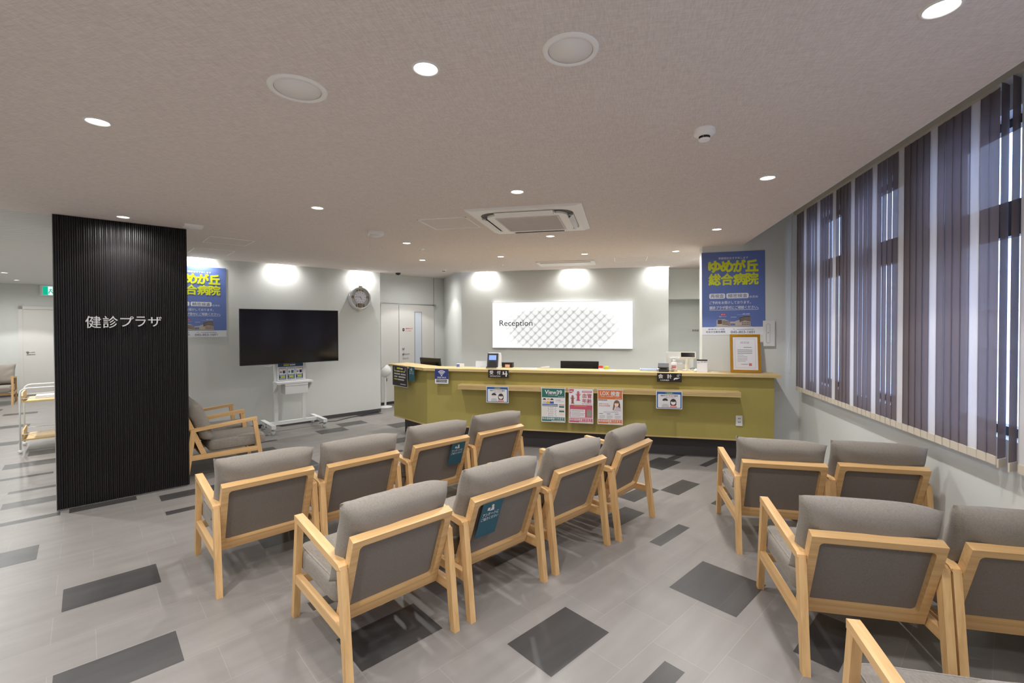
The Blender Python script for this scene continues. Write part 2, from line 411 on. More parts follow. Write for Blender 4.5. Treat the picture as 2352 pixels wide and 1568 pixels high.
# ribbed board ceiling of the corridor beyond the pillar
def ribbed_mat():
    m = bpy.data.materials.new('ribbed_ceiling_board'); m.use_nodes = True; N = m.node_tree.nodes; L = m.node_tree.links
    b = N['Principled BSDF']; b.inputs['Roughness'].default_value = .8
    tc = N.new('ShaderNodeTexCoord'); d = N.new('ShaderNodeVectorMath'); d.operation = 'DOT_PRODUCT'; d.inputs[1].default_value = (-.35, .94, 0)
    L.new(tc.outputs['Object'], d.inputs[0])
    ml = N.new('ShaderNodeMath'); ml.operation = 'MULTIPLY'; ml.inputs[1].default_value = 2*pi/.055; L.new(d.outputs['Value'], ml.inputs[0])
    sn = N.new('ShaderNodeMath'); sn.operation = 'SINE'; L.new(ml.outputs[0], sn.inputs[0])
    mr = N.new('ShaderNodeMapRange'); mr.inputs['From Min'].default_value = -1; L.new(sn.outputs[0], mr.inputs['Value'])
    mx = N.new('ShaderNodeMix'); mx.data_type = 'RGBA'; mx.inputs['A'].default_value = (*lin((196, 194, 192)), 1); mx.inputs['B'].default_value = (*lin((222, 220, 218)), 1)
    L.new(mr.outputs[0], mx.inputs['Factor']); L.new(mx.outputs['Result'], b.inputs['Base Color'])
    bp = N.new('ShaderNodeBump'); bp.inputs['Strength'].default_value = .5; bp.inputs['Distance'].default_value = .006
    L.new(sn.outputs[0], bp.inputs['Height']); L.new(bp.outputs[0], b.inputs['Normal'])
    return m
slab('ceiling', [TP(-2.6, -5.765), TP(.75, -5.765), TP(.75, -16), TP(-2.6, -16)], ZC, ZC+.06, ribbed_mat())

# ------------------------------------------------------------------ walls
def wallprism(name, pts, z0, z1, m=WALL): return slab(name, pts, z0, z1, m)
wallprism('wall_television', [TP(.75, PTV), TP(4.03, PTV), TP(4.03, PTV-.10), TP(.75, PTV-.10)], 0, ZC+.20)
wallprism('wall_recess_side', [TP(3.93, PTV-.10), TP(4.03, PTV-.10), TP(4.03, -8.73), TP(3.93, -8.73)], 0, ZC+.13)
wallprism('wall_recess', [TP(3.93, -8.73), TP(6.0, -8.73), TP(6.0, -8.85), TP(3.93, -8.85)], 0, ZC+.13)
cdir = (corner-signc).normalized(); cn = Vector((cdir.y, -cdir.x, 0))
wallprism('wall_recess_right', [signc, corner+cdir*.1, corner+cdir*.1+cn*.1, signc+cn*.1+Vector((.02, 0, 0))], 0, ZC+.13)
wallprism('wall_sign', [(SX0, SY), (SX1, SY), (SX1, SY+.62), (SX0+.05, SY+.62)], 0, ZC+.22)
b = MB(); b.box(SX1, 1.45, 8.5, 8.62, 2.07, ZC); struct(b.build('wall_niche_header', WALL))
b = MB(); b.box(SX1, 1.6, 8.78, 8.9, 0, ZC); struct(b.build('wall_niche', WALL))
b = MB(); b.box(1.45, 1.6, 6.35, 8.9, 0, ZC+.06); struct(b.build('wall_niche_side', WALL))
BLUEG = WALL
b = MB(); b.box(.985, 2.30, 6.15, 6.35, 0, 3.16); struct(b.build('wall_stub', WALL))
# window wall with five openings
XW = 2.09
OPEN = [(5.08, 5.83), (4.06, 4.76), (2.98, 3.73), (1.93, 2.65), (.88, 1.6)]
b = MB(); b.box(XW, XW+.2, -2.4, 6.15, 0, .98); b.box(XW, XW+.2, -2.4, 6.15, 2.80, 3.16)
ys = [6.15]
for y0, y1 in OPEN: ys += [y1, y0]
ys.append(-2.4)
for i in range(0, len(ys), 2): b.box(XW, XW+.2, ys[i+1], ys[i], .98, 2.80)
struct(b.build('wall_window', WALL))
FRM = mat('dark_window_frame', (34, 33, 38), .4, metal=.3)
GL = glass_mat('window_glass')
for i, (y0, y1) in enumerate(OPEN):
    w = empty('window_%d' % (i+1), (XW+.12, 0, 0)); struct(w)
    b = MB(); t = .035
    for (a0, a1, z0, z1) in ((y0, y1, .98, 1.03), (y0, y1, 2.75, 2.80), (y0, y0+t, .98, 2.8), (y1-t, y1, .98, 2.8), (y0, y1, 2.13, 2.33)):
        b.box(-.03, .03, a0, a1, z0, z1)
    struct(b.build('window_frame', FRM, w))
    b = MB(); b.box(-.004, .004, y0+.02, y1-.02, 1.0, 2.78); struct(b.build('window_pane', GL, w))
# recess above the blinds
b = MB(); b.box(XE, XE+.012, -2.2, 6.15, ZC+.002, 3.10); struct(b.build('trim_3', WALL))
b = MB(); b.box(XE, XW+.1, -2.4, 6.15, 3.10, 3.16); struct(b.build('ceiling', WALL))
# walls that close the room behind and beside the viewpoint
b = MB(); b.box(-1.5, 2.3, -2.4, -2.2, 0, 3.16); struct(b.build('wall_back', WALL))
wallprism('wall_left', [TP(-2.6, 1.9), TP(-2.6, -16), TP(-2.75, -16), TP(-2.75, 1.9)], 0, ZC)
wallprism('wall_corridor_end', [TP(-2.7, -15.74), TP(.9, -15.74), TP(.9, -15.9), TP(-2.7, -15.9)], 0, ZC)
wallprism('wall_corridor_right', [TP(.55, -6.5), TP(.65, -6.5), TP(.65, -15.8), TP(.55, -15.8)], 0, ZC)
wallprism('wall_television_end', [TP(.65, -6.6), TP(.75, -6.6), TP(.75, PTV-.10), TP(.65, PTV-.10)], 0, ZC+.2)
# skirting boards
def skirt(name, A, B, n, h=.062, t=.006):
    b = MB(); q = [A, B, B+n*t, A+n*t]; b.prism([(p[0], p[1]) for p in q], 0, h, 'z'); return struct(b.build(name, DARKG))
skirt('baseboard_television', TP(.75, PTV), TP(4.03, PTV), PH)
skirt('baseboard_recess', TP(4.03, -8.73), TP(6.0, -8.73), PH, .05)
skirt('baseboard_corridor', TP(-2.6, -15.74), TP(.6, -15.74), PH)
skirt('baseboard_window', Vector((XW, -2.2, 0)), Vector((XW, 6.15, 0)), Vector((-1, 0, 0)))
skirt('baseboard_stub', Vector((.985, 6.15, 0)), Vector((XW, 6.15, 0)), Vector((0, -1, 0)))

# ------------------------------------------------------------------ the dark ribbed pillar
def pillar():
    e = empty('pillar', TP(0, 0)); e['kind'] = 'structure'; e['label'] = 'pillar clad in dark ribbed panelling at the left of the room'
    b = MB(); q = [TP(-.207, -5.715), TP(.752, -5.715), TP(.752, -6.55), TP(-.207, -6.55)]
    b.prism([(p[0], p[1]) for p in q], 0, ZC, 'z'); struct(b.build('pillar_core', WALL, e))
    # cladding: dark board with vertical ribs
    RB = mat('dark_ribbed_board', (28, 25, 26), .36, vary=.12, scale=40, stretch=(1, 1, .1), spec=.45)
    b = MB(); t0, t1 = -.203, .752; pf = -5.70
    n = 64; pitch = (t1-t0)/n; prof = []
    for i in range(n):
        a = t0+i*pitch; wv = .35+.3*((i*7) % 5)/5
        prof += [(a, pf), (a+pitch*.12, pf+.009), (a+pitch*wv, pf+.010), (a+pitch*(wv+.1), pf+.002)]
    prof += [(t1, pf), (t1, pf-.0148), (t0, pf-.0148)]
    P = [TP(t, p) for t, p in prof]
    b.prism([(p[0], p[1]) for p in P], .012, ZC-.002, 'z'); struct(b.build('pillar_cladding', RB, e))
    return e
pillar()
LET = mat('satin_silver_letter', (206, 204, 204), .4, metal=.25, vary=.02)
b = MB()
for ch, x0, w in (('健', 0, .104), ('診', .117, .103), ('プ', .238, .095), ('ラ', .347, .075), ('ザ', .440, .103)):
    add_text(b, ch, x0, 0 if ch in '健診' else .012, w, 0.108 if ch in '健診' else .094, LET, 0, .008, .045)
lo = b.build('wall_lettering', None); lo.location = TP(-.003, -5.676, 1.607); lo.rotation_euler = (0, 0, RZ_TV)
tag(lo, 'row of raised silver Japanese characters on the dark ribbed pillar', 'sign')

# ------------------------------------------------------------------ doors
DOORM = mat('door_paint', (216, 213, 208), .5, vary=.01)
def handle(parent, x, z, d=1, name='door_handle'):
    b = MB(); b.lathe([(0, -.052), (.016, -.052), (.016, -.04), (.009, -.04), (.009, -.002), (.025, -.002), (.025, 0)], None, 18, Matrix.Translation((x, 0, z)) @ Matrix.Rotation(-pi/2, 4, 'X'))
    b.tube([(x, -.046, z), (x+d*.05, -.048, z), (x+d*.12, -.046, z)], .009, None, 10)
    return b.build(name, CHROME, parent)
d1 = empty('door_1', TP(4.36, -8.73), RZ_TV); struct(d1)
b = MB(); b.box(-.02, .375, -.045, -.003, .06, 2.045); struct(b.build('door_fixed_leaf', DOORM, d1))
b = MB(); b.box(.385, 1.235, -.045, -.003, .06, 2.045)
o = b.build('door_leaf', DOORM, d1)
b = MB(); b.box(.385+.37, .385+.53, -.050, -.046, .25, 1.90); b.build('door_window', mat('frosted_glass', (205, 212, 222), .35, vary=.02), d1)
b = MB(); b.box(.747, .755, -.052, -.046, .25, 1.90); b.box(.915, .923, -.052, -.046, .25, 1.90); b.box(.747, .923, -.052, -.046, 1.90, 1.91); b.build('window_bead', mat('grey_bead', (120, 122, 128), .5), d1)
b = MB(); b.tube([(-.03, -.06, 2.075), (1.25, -.06, 2.06)], .008, None, 8); b.box(-.05, -.01, -.08, -.003, 2.045, 2.09); b.box(1.23, 1.27, -.08, -.003, 2.03, 2.08); b.build('door_head_rail', CHROME, d1)
b = MB(); b.box(1.25, 1.262, -.008, 0, 0, 2.67); struct(b.build('trim_joint', mat('joint_grey', (170, 168, 160), .7), d1))
hh = handle(d1, .475, 1.02); 
b = MB(); b.lathe([(0, -.02), (.02, -.02), (.024, 0)], None, 18, Matrix.Translation((.475, -.046, 1.14)) @ Matrix.Rotation(-pi/2, 4, 'X')); b.build('door_lock', CHROME, d1)
hh.location = (0, -.044, 0)
a = Art(); a.ell(.485, 1.53, .028, .032, BLACKP, 60+30); a.rect(.465, 1.526, .04, .008, PAPER, 92)
RED = mat('red_print', (196, 56, 56), .5, vary=.02)
a.text('関係者以外', .535, 1.54, .17, .03, RED, 92); a.text('立入禁止', .535, 1.495, .14, .022, RED, 92)
a.done(d1)
d2 = empty('door_2', TP(-1.07, -15.74), RZ_TV); struct(d2)
b = MB(); b.box(-.07, -.0, -.05, -.001, 0, 2.09); b.box(.88, .95, -.05, -.001, 0, 2.09); b.box(-.07, .95, -.05, -.001, 2.02, 2.09); struct(b.build('door_frame', DOORM, d2))
b = MB(); b.box(.0, .88, -.028, -.003, .01, 2.02); b.build('door_leaf', DOORM, d2)
h2 = handle(d2, .07, 1.01); h2.location = (0, -.026, 0)
# 事務室 lettering in the niche
b = MB(); add_text(b, '事務室', 0, 0, .115, .036, mat('grey_letter', (120, 116, 116), .5), 0, .01)
o = b.build('door_lettering', None, normals=False); o.location = (1.235, 8.777, 1.50); tag(o, 'three small grey Japanese characters on the pale wall of the niche beside the light box', 'lettering')

# neighbouring building outside the windows
def facade_mat():
    m = bpy.data.materials.new('pale_facade'); m.use_nodes = True; N = m.node_tree.nodes; L = m.node_tree.links
    b = N['Principled BSDF']; b.inputs['Roughness'].default_value = .8
    tc = N.new('ShaderNodeTexCoord'); vo = N.new('ShaderNodeTexVoronoi'); vo.inputs['Scale'].default_value = 45
    L.new(tc.outputs['Object'], vo.inputs['Vector'])
    rp = N.new('ShaderNodeValToRGB'); rp.color_ramp.elements[0].color = (.62, .64, .68, 1); rp.color_ramp.elements[1].color = (.84, .86, .9, 1)
    L.new(vo.outputs['Distance'], rp.inputs['Fac']); L.new(rp.outputs[0], b.inputs['Base Color'])
    return m
bd = empty('exterior_building', (7.6, 5, -.5), 0, 'pale neighbouring building seen through the gaps between the blind slats', 'building')
b = MB(); b.box(0, .3, -14, 14, 0, 3.9); b.build('facade', facade_mat(), bd)
b = MB()
for z in (1.6, 2.4, 3.2): b.box(-.05, 0, -14, 14, z, z+.10)
b.build('ledge', mat('white_ledge', (235, 235, 240), .6), bd)
b = MB(); b.box(-5.2, -.06, -14, 14, -.02, 0.0); 
b.build('paving', mat('pale_paving', (150, 152, 158), .8), bd)
# ------------------------------------------------------------------ lounge chairs
def superbox(a, bb, c, e1, e2, nu=44, nv=18, off=(0, 0, 0)):
    m = MB(); f = lambda v, e: math.copysign(abs(v)**e, v)
    rows = []
    for j in range(nv+1):
        ph = -pi/2+pi*j/nv; row = []
        for i in range(nu):
            th = 2*pi*i/nu
            row.append(m.bm.verts.new((off[0]+a*f(cos(ph), e1)*f(cos(th), e2), off[1]+bb*f(cos(ph), e1)*f(sin(th), e2), off[2]+c*f(sin(ph), e1))))
        rows.append(row)
    for r0, r1 in zip(rows, rows[1:]):
        for i in range(nu):
            q = m.bm.faces.new((r0[i], r0[(i+1) % nu], r1[(i+1) % nu], r1[i])); q.smooth = True
    bmesh.ops.remove_doubles(m.bm, verts=m.bm.verts[:], dist=1e-5)
    return m
CH_W = .610
TILT = math.atan2(.162, .430)
def frameM():
    # x across, y -> forward normal, z -> up along the tilted back
    n = Vector((0, cos(TILT), sin(TILT))); u = Vector((0, -sin(TILT), cos(TILT)))
    return Matrix(((1, 0, 0, 0), (0, n.y, u.y, .152), (0, n.z, u.z, .213), (0, 0, 0, 1)))
FM = frameM()
def make_cushion(seed, ear):
    rnd = random.Random(seed); m = MB(); nx, nz = 34, 24
    Wd, Hd, T = .586, .432, .158
    rows = {}
    for sgn in (1, -1):
        for j in range(nz+1):
            for i in range(nx+1):
                u = -1+2*i/nx; v = -1+2*j/nz
                edge = i in (0, nx) or j in (0, nz)
                if edge and sgn == -1: rows[(sgn, i, j)] = rows[(1, i, j)]; continue
                x = Wd/2*u*(1-.030*(1-v*v)); z = Hd/2*v*(1-.022*(1-u*u)**2)
                t = T/2*((1-abs(u)**5)*(1-abs(v)**4.5))**.42
                # soft folds running in from the side seams
                side = max(0, abs(u)-.45)/.55
                t += .010*side*sin(9*v+2.4*u*3+seed)*(1-abs(u)**6)*(1-abs(v)**6) + .004*sin(5*u+3*v+seed*2)*(1-v*v)*(1-u*u)
                if u > 0 and v > 0: z -= .022*u*u*v
                if u < -.75 and v > .5: z += ear*((-u-.75)/.25)*((v-.5)/.5); x -= .008*((-u-.75)/.25)*((v-.5)/.5)
                z -= .010*(1-(abs(v)))*0
                rows[(sgn, i, j)] = m.bm.verts.new((x, sgn*t, z))
    for sgn in (1, -1):
        for j in range(nz):
            for i in range(nx):
                q = [rows[(sgn, i, j)], rows[(sgn, i+1, j)], rows[(sgn, i+1, j+1)], rows[(sgn, i, j+1)]]
                try: fc = m.bm.faces.new(q if sgn < 0 else q[::-1]); fc.smooth = True
                except ValueError: pass
    Mx = FM @ Matrix.Translation((0, .048+T/2-.004, .152+Hd/2))
    for v in m.bm.verts: v.co = Mx @ v.co
    return m
def make_chair(seed=0, ear=.012):
    e = empty('lounge_chair', (0, 0, 0))
    h = CH_W/2; lw = .034; aw = .042
    for s in (-1, 1):
        x0, x1 = sorted((s*h, s*(h-lw)))
        b = MB(); b.prism([(-.020, 0), (.020, 0), (.052, .225), (.090, .515), (.046, .535), (.008, .225)], x0, x1, 'x'); b.build('leg', WOOD_Z, e, .004)
        b = MB(); b.prism([(.700, 0), (.740, 0), (.664, .560), (.620, .560)], x0, x1, 'x'); b.build('leg', WOOD_Z, e, .004)
        x0, x1 = sorted((s*(h+.002), s*(h-aw)))
        b = MB(); b.prism([(.044, .522), (.088, .506), (.620, .553), (.666, .553), (.666, .586), (.640, .586), (.070, .539)], x0, x1, 'x'); b.build('armrest', WOOD_Y, e, .004)
        x0, x1 = sorted((s*(h-.002), s*(h-lw+.002)))
        b = MB(); b.prism([(.040, .205), (.684, .205), (.678, .256), (.047, .256)], x0, x1, 'x'); b.build('side_rail', WOOD_Y, e, .004)
    b = MB(); b.box(-h+.03, h-.03, .640, .664, .205, .250); b.build('front_rail', WOOD_X, e, .004)
    fw = .2685
    b = MB(); H = .468
    b.box(-fw, -fw+.038, 0, .046, 0, H, None, FM); b.box(fw-.038, fw, 0, .046, 0, H, None, FM)
    b.box(-fw+.0381, fw-.0381, 0, .046, H-.034, H, None, FM); b.box(-fw+.0381, fw-.0381, 0, .046, 0, .058, None, FM)
    for sx in (-1, 1):
        for z0, sz in ((.058, 1), (H-.034, -1)):
            cx = sx*(fw-.038); r = .022
            pts = [(cx, z0)]+[(cx-sx*(r-r*sin(a*pi/8)), z0+sz*(r-r*cos(a*pi/8))) for a in range(5)]
            b.prism(pts, .0005, .0455, 'y', None, FM)
    b.build('back_frame', WOOD_X, e, .0035)
    b = MB(); b.box(-fw+.036, fw-.036, .028, .040, .056, H-.032, None, FM); b.build('back_panel', PANELF, e)
    sc = superbox(.268, .280, .066, .32, .16, 52, 18, (0, .488, .322)).build('seat_cushion', FAB, e)
    f = lambda v, ex: math.copysign(abs(v)**ex, v); b = MB()
    ph = radians(38)
    rr = cos(ph)**.32+.002
    b.tube([(.268*rr*f(cos(2*pi*i/56), .16), .488+.280*rr*f(sin(2*pi*i/56), .16), .322+.066*sin(ph)**.32) for i in range(57)], .0042, None, 6)
    b.build('piping', FABP, sc)
    make_cushion(seed, ear).build('back_cushion', FAB, e)
    return e
RZ_L = pi/2-AT; RZ_M = -AT
CHAIRS = [
 (TP(1.137, -1.985), RZ_L, 'front', 'grey cushioned lounge chair at the near end of the front row, over a dark tile'),
 (TP(1.822, -1.985), RZ_L, 'front', 'front-row lounge chair with a teal survey sheet at the left of its back'),
 (TP(2.515, -1.995), RZ_L+.015, 'front', 'grey cushioned lounge chair in the front row, just beyond the one with the teal sheet'),
 (TP(3.205, -2.005), RZ_L+.10, 'front', 'slightly turned lounge chair at the counter end of the front row'),
 (TP(.862, -3.205), RZ_L, 'second', 'grey lounge chair at the pillar end of the second row, seen from behind'),
 (TP(1.478, -3.165), RZ_L, 'second', 'second lounge chair from the pillar in the second row'),
 (TP(2.168, -3.195), RZ_L, 'second', 'second-row lounge chair with a teal survey sheet at the right of its back'),
 (TP(2.812, -3.185), RZ_L, 'second', 'lounge chair at the counter end of the second row, against the olive counter'),
 (Vector((1.133, 2.334, 0)), 0, 'window', 'aisle-side lounge chair of the middle row beside the window blinds'),
 (Vector((1.755, 2.338, 0)), 0, 'window', 'lounge chair cut by the right picture edge, touching its neighbour in the middle window row'),
 (Vector((1.114, 3.490, 0)), 0, 'window', 'lounge chair on the aisle side of the window row closest to the counter'),
 (Vector((1.742, 3.540, 0)), 0, 'window', 'lounge chair squeezed against the window wall in the row closest to the counter'),
 (Vector((1.092, 1.138, 0)), 0, 'window', 'nearest lounge chair of all, only its arm and seat showing at the bottom right corner'),
 (TP(.722, -6.150), RZ_M, 'tv', 'lounge chair seen from the side just behind the dark pillar, facing the television'),
 (TP(.728, -6.785), RZ_M, 'tv', 'lounge chair half hidden behind the side-on chair near the television'),
 (TP(-1.42, -14.80), radians(-124.17), None, 'distant lounge chair by the white door in the corridor beyond the pillar'),
]
GR = {'front': 'lounge chairs in the front row', 'second': 'lounge chairs in the second row', 'window': 'lounge chairs beside the window', 'tv': 'lounge chairs facing the television'}
protos = [make_chair(1, .016), make_chair(4, .022), make_chair(9, .012)]
used = [False]*3
for i, (p, rz, g, lab) in enumerate(CHAIRS):
    k = i % 3
    if not used[k]: o = protos[k]; used[k] = True
    else: o = copy_tree(protos[k])
    o.location = p + Matrix.Rotation(rz, 3, 'Z') @ Vector((-.011, .022, 0)); o.rotation_euler = (0, 0, rz)
    tag(o, lab, 'chair', GR.get(g))
    if not g and 'group' in o: del o['group']

# teal survey sheets taped to two chair backs
def survey(chair_loc, rz, u, w, h, top, label):
    R = Matrix.Translation(chair_loc) @ Matrix.Rotation(rz, 4, 'Z') @ Matrix.Translation((-.011, .022, 0))
    loc = R @ (FM @ Vector((u, -.0045, top-h)))
    e = card('survey_sheet', loc, rz, w, h, TEAL, label, 'paper sheet', 'teal survey sheets on chair backs', .001)
    e.rotation_euler = (TILT, 0, rz)
    a = Art(); wt = PAPER
    a.ell(w*.5, h*.885, w*.055, w*.06, mat('yellow_print', (222, 190, 70), .5), 1); a.ell(w*.53, h*.875, w*.05, w*.05, wt, 2)
    a.poly([(w*.40, h*.74), (w*.62, h*.74), (w*.60, h*.82), (w*.54, h*.85), (w*.48, h*.84), (w*.46, h*.79)], wt, 1)
    a.poly([(w*.28, h*.77), (w*.40, h*.755), (w*.41, h*.84), (w*.29, h*.85)], wt, 1)
    a.text('アンケートに', w*.10, h*.605, w*.80, h*.095, wt, 2, .035); a.text('ご協力ください', w*.08, h*.49, w*.84, h*.085, wt, 2, .03)
    a.done(e)
survey(CHAIRS[1][0], CHAIRS[1][1], -.205, .150, .240, .440, 'teal survey sheet on the back of the near front-row chair')
survey(CHAIRS[6][0], CHAIRS[6][1], .085, .140, .215, .438, 'teal survey sheet on the right side of a second-row chair back')

# ------------------------------------------------------------------ ceiling fittings
LENS = emission('lamp_lens', (255, 250, 242), 9.0)
RIM = mat('lamp_rim', (232, 230, 226), .35, vary=.01)
def make_downlight(power=1.0):
    e = empty('downlight', (0, 0, 0))
    b = MB(); b.lathe([(.041, .02), (.043, -.002), (.047, -.005), (.053, -.004), (.0545, 0)], None, 36); b.build('trim_ring', RIM, e, normals=True)
    b = MB(); b.lathe([(0, -.001), (.042, -.001)], None, 32); b.build('lens', LENS, e)
    for wt, ang, bl in ((DOWN_W, 106, .18), (SPILL_W, 172, .7)):
        l = bpy.data.lights.new('downlight_lamp', 'SPOT'); l.energy = wt*power; l.spot_size = radians(ang); l.spot_blend = bl; l.shadow_soft_size = .042; l.color = (1.0, .995, .98)
        lo = bpy.data.objects.new('downlight_lamp', l); COL.objects.link(lo); lo.parent = e; lo.location = (0, 0, -.012)
    return e
DL = [
 ((-2.442, 1.721), 'downlight at the left of the nearest row, above the aisle before the pillar'),
 ((-.728, 1.645), 'bright downlight between the two round ceiling plates'),
 ((.962, 1.685), 'big downlight cut by the top edge of the picture near the window'),
 ((-4.357, 3.266), 'downlight right above the dark ribbed pillar'),
 ((-2.464, 3.377), 'downlight in the second row, left of the ceiling air conditioner'),
 ((-.748, 3.301), 'downlight just in front of the ceiling air conditioner'),
 ((.946, 3.365), 'downlight in the second row, close to the window blinds'),
 ((.950, 5.060), 'downlight in the third row, on the window side of the air conditioner'),
 ((.700, 6.440), 'downlight beside the top of the blue poster by the window'),
 ((-.500, 6.402), 'downlight in front of the narrow slot air outlet'),
 ((-.768, 5.028), 'downlight just behind the ceiling air conditioner'),
 ((-2.495, 5.061), 'downlight beside the small box with pull cords'),
 ((-2.917, 6.431), 'downlight over the slanted end of the counter'),
 ((-1.686, 6.366), 'downlight left of the narrow slot air outlet'),
]
dprotos = {}
def dl(x, y, z, lab, group, power=1.0):
    if power not in dprotos: o = dprotos[power] = make_downlight(power)
    else: o = copy_tree(dprotos[power])
    o.location = (x, y, z); tag(o, lab, 'ceiling light', group); return o
for (x, y), lab in DL: dl(x, y, ZC, lab, 'round downlights of the waiting room')
p = Vector((-3.78, 8.39, 0)); dl(p.x, p.y, ZC+.07, 'small downlight in the recess above the grey door', 'round downlights of the waiting room')
for t, pp, lab in ((-1.071, -12.549, 'nearer of the two distant downlights in the ribbed corridor ceiling'), (-1.057, -14.395, 'farther of the two distant downlights in the ribbed corridor ceiling')):
    q = TP(t, pp); dl(q.x, q.y, ZC, lab, 'downlights of the corridor', 2.4)
for t, pp in ((-1.07, -10.7), (-1.07, -8.85), (-1.07, -7.0), (-1.2, -4.6)):
    q = TP(t, pp); dl(q.x, q.y, ZC, 'corridor downlight outside the left edge of the picture', 'downlights out of the picture', 2.4 if pp < -6 else 1.0)
for x, y in ((-1.55, .2), (-.74, -.1), (.95, 0.0), (-.74, -1.6), (.95, -1.6), (-2.2, .55)):
    dl(x, y, ZC, 'waiting room downlight behind or above the viewpoint', 'downlights out of the picture')

dl(1.30, 7.25, ZC, 'added niche lamp, unseen behind the wall with the blue poster', 'downlights out of the picture', .8)  # added lamp with no visible source, brightens the niche

def plate(name, x, y, r, label, inner=True):
    e = empty(name, (x, y, ZC), 0, label, 'ceiling plate', 'round white plates in the ceiling')
    b = MB(); b.lathe([(r*.79, -.004), (r*.80, -.007), (r*.98, -.006), (r, 0)], None, 56); b.build('rim', CEILW, e)
    b = MB(); b.lathe([(0, -.004), (r*.775, -.004), (r*.785, -.001)], None, 56); b.build('cover', mat('ceiling_cover', (240, 236, 233), .55, vary=.01), e)
plate('ceiling_access_plate', -1.304, 1.668, .114, 'round white ceiling plate to the left of the bright downlight')
plate('ceiling_access_plate', -.178, 1.648, .100, 'round white ceiling plate to the right of the bright downlight')

def smoke(name, x, y, r, hh, label, z=ZC):
    e = empty(name, (x, y, z), 0, label, 'smoke detector')
    b = MB(); b.lathe([(r, 0), (r, -hh*.35), (r*.93, -hh*.48), (r*.55, -hh*.6), (r*.52, -hh*.62), (0, -hh*.62)], None, 36); b.build('base', CEILW, e)
    b = MB()
    for i in range(8):
        a0 = 2*pi*i/8; b.box(-r*.20*.8, r*.20*.8, r*.44, r*.50, -hh*.86, -hh*.60, None, Matrix.Rotation(a0, 4, 'Z'))
    b.build('vent', BLACKP, e)
    b = MB(); b.lathe([(r*.54, -hh*.84), (r*.50, -hh*.97), (r*.3, -hh), (0, -hh)], None, 30); b.lathe([(r*.43, -hh*.6), (r*.43, -hh*.84), (r*.54, -hh*.84)], None, 30); b.build('sensor_cap', CEILW, e)
smoke('smoke_detector', .403, 2.469, .052, .055, 'white smoke detector with dark vents, alone on the ceiling toward the window')
def disc(x, y, label, z=ZC, r=.05):
    e = empty('ceiling_sensor', (x, y, z), 0, label, 'ceiling sensor', 'flat round ceiling sensors')
    b = MB(); b.lathe([(r, 0), (r*.96, -.008), (r*.5, -.012), (0, -.012)], None, 30); b.build('base', CEILW, e)
    b = MB(); b.lathe([(r*.36, -.012), (r*.30, -.024), (0, -.027)], None, 24); b.build('sensor_eye', WHITE, e)
disc(-2.516, 5.488, 'flat white sensor disc beside the third-row downlight')
disc(-1.899, 7.211, 'flat white sensor disc above the left end of the light box')
smoke('smoke_detector', -3.045, 7.60, .05, .05, 'small white smoke detector in front of the door recess', ZC)
e = empty('pull_cord_box', (-2.50, 4.37, ZC), radians(35), 'small white ceiling box with two hanging pull cords', 'ceiling box')
b = MB(); b.box(-.075, .075, -.06, .06, -.035, 0, None); b.build('case', CEILW, e, .005)
b = MB(); b.lathe([(.062, -.034), (.058, -.045), (.03, -.055), (0, -.057)], None, 28); b.build('lens', WHITE, e)
b = MB(); b.tube([(-.065, -.03, -.03), (-.065, -.03, -.16)], .0016, None, 6); b.tube([(-.065, -.03, -.16), (-.066, -.03, -.20)], .003, None, 6); b.build('pull_cord', WHITE, e)
b = MB(); b.tube([(.06, .03, -.03), (.06, .03, -.15)], .0016, None, 6); b.tube([(.06, .03, -.15), (.06, .03, -.19)], .003, None, 6); b.build('pull_cord', WHITE, e)
e = empty('emergency_lamp', TP(.77, -5.437, ZC), RZ_TV, 'small square white emergency lamp on the ceiling at the pillar corner', 'ceiling lamp')
b = MB(); b.box(-.075, .075, -.06, .06, -.022, 0); b.build('case', CEILW, e, .004)
b = MB(); b.box(-.04, .04, -.035, .035, -.028, -.022); b.build('lens', WHITE, e, .003)
e = empty('dome_camera', (-4.215, 8.18, ZC+.07), 0, 'dark dome camera on the ceiling in front of the door recess', 'security camera')
b = MB(); b.lathe([(.062, 0), (.064, -.02), (.058, -.032), (.048, -.034)], None, 30); b.build('base', WHITE, e)
b = MB(); b.lathe([(.05, -.030), (.048, -.052), (.034, -.072), (0, -.082)], None, 30); b.build('dome', mat('smoked_dome', (28, 28, 30), .08, vary=.02), e)
# access hatches: thin raised bright edging on the ceiling paper
EDG = mat('hatch_edging', (252, 250, 248), .5, vary=.02)
def hatch(pts, label):
    c = sum(pts, Vector((0, 0, 0)))/4; c.z = ZC
    e = empty('ceiling_hatch', c, 0, label, 'ceiling hatch', 'flush access hatches in the ceiling')
    b = MB(); P = [p-Vector((c.x, c.y, 0)) for p in pts]
    b.prism([(p.x*.985, p.y*.985) for p in P], -.002, 0, 'z'); b.build('panel', CEIL, e)
    b = MB()
    for i in range(4):
        A, B = P[i], P[(i+1) % 4]; n = -(A+B).normalized()*.010
        b.prism([(A.x, A.y), (B.x, B.y), ((B+n).x, (B+n).y), ((A+n).x, (A+n).y)], -.004, 0, 'z')
    b.build('edging', EDG, e)
V2 = lambda x, y: Vector((x, y, 0))
hatch([V2(-1.847, 3.958), V2(-1.372, 3.958), V2(-1.372, 4.412), V2(-1.847, 4.412)], 'square ceiling hatch left of the ceiling air conditioner')
hatch([V2(-.11, 6.80), V2(.365, 6.80), V2(.365, 7.29), V2(-.11, 7.29)], 'ceiling hatch to the right of the slot air outlet')
hatch([TP(.994, -7.46), TP(1.44, -7.44), TP(1.44, -6.95), TP(.994, -6.95)], 'ceiling hatch nearer the television wall, above the partly hidden blue poster')
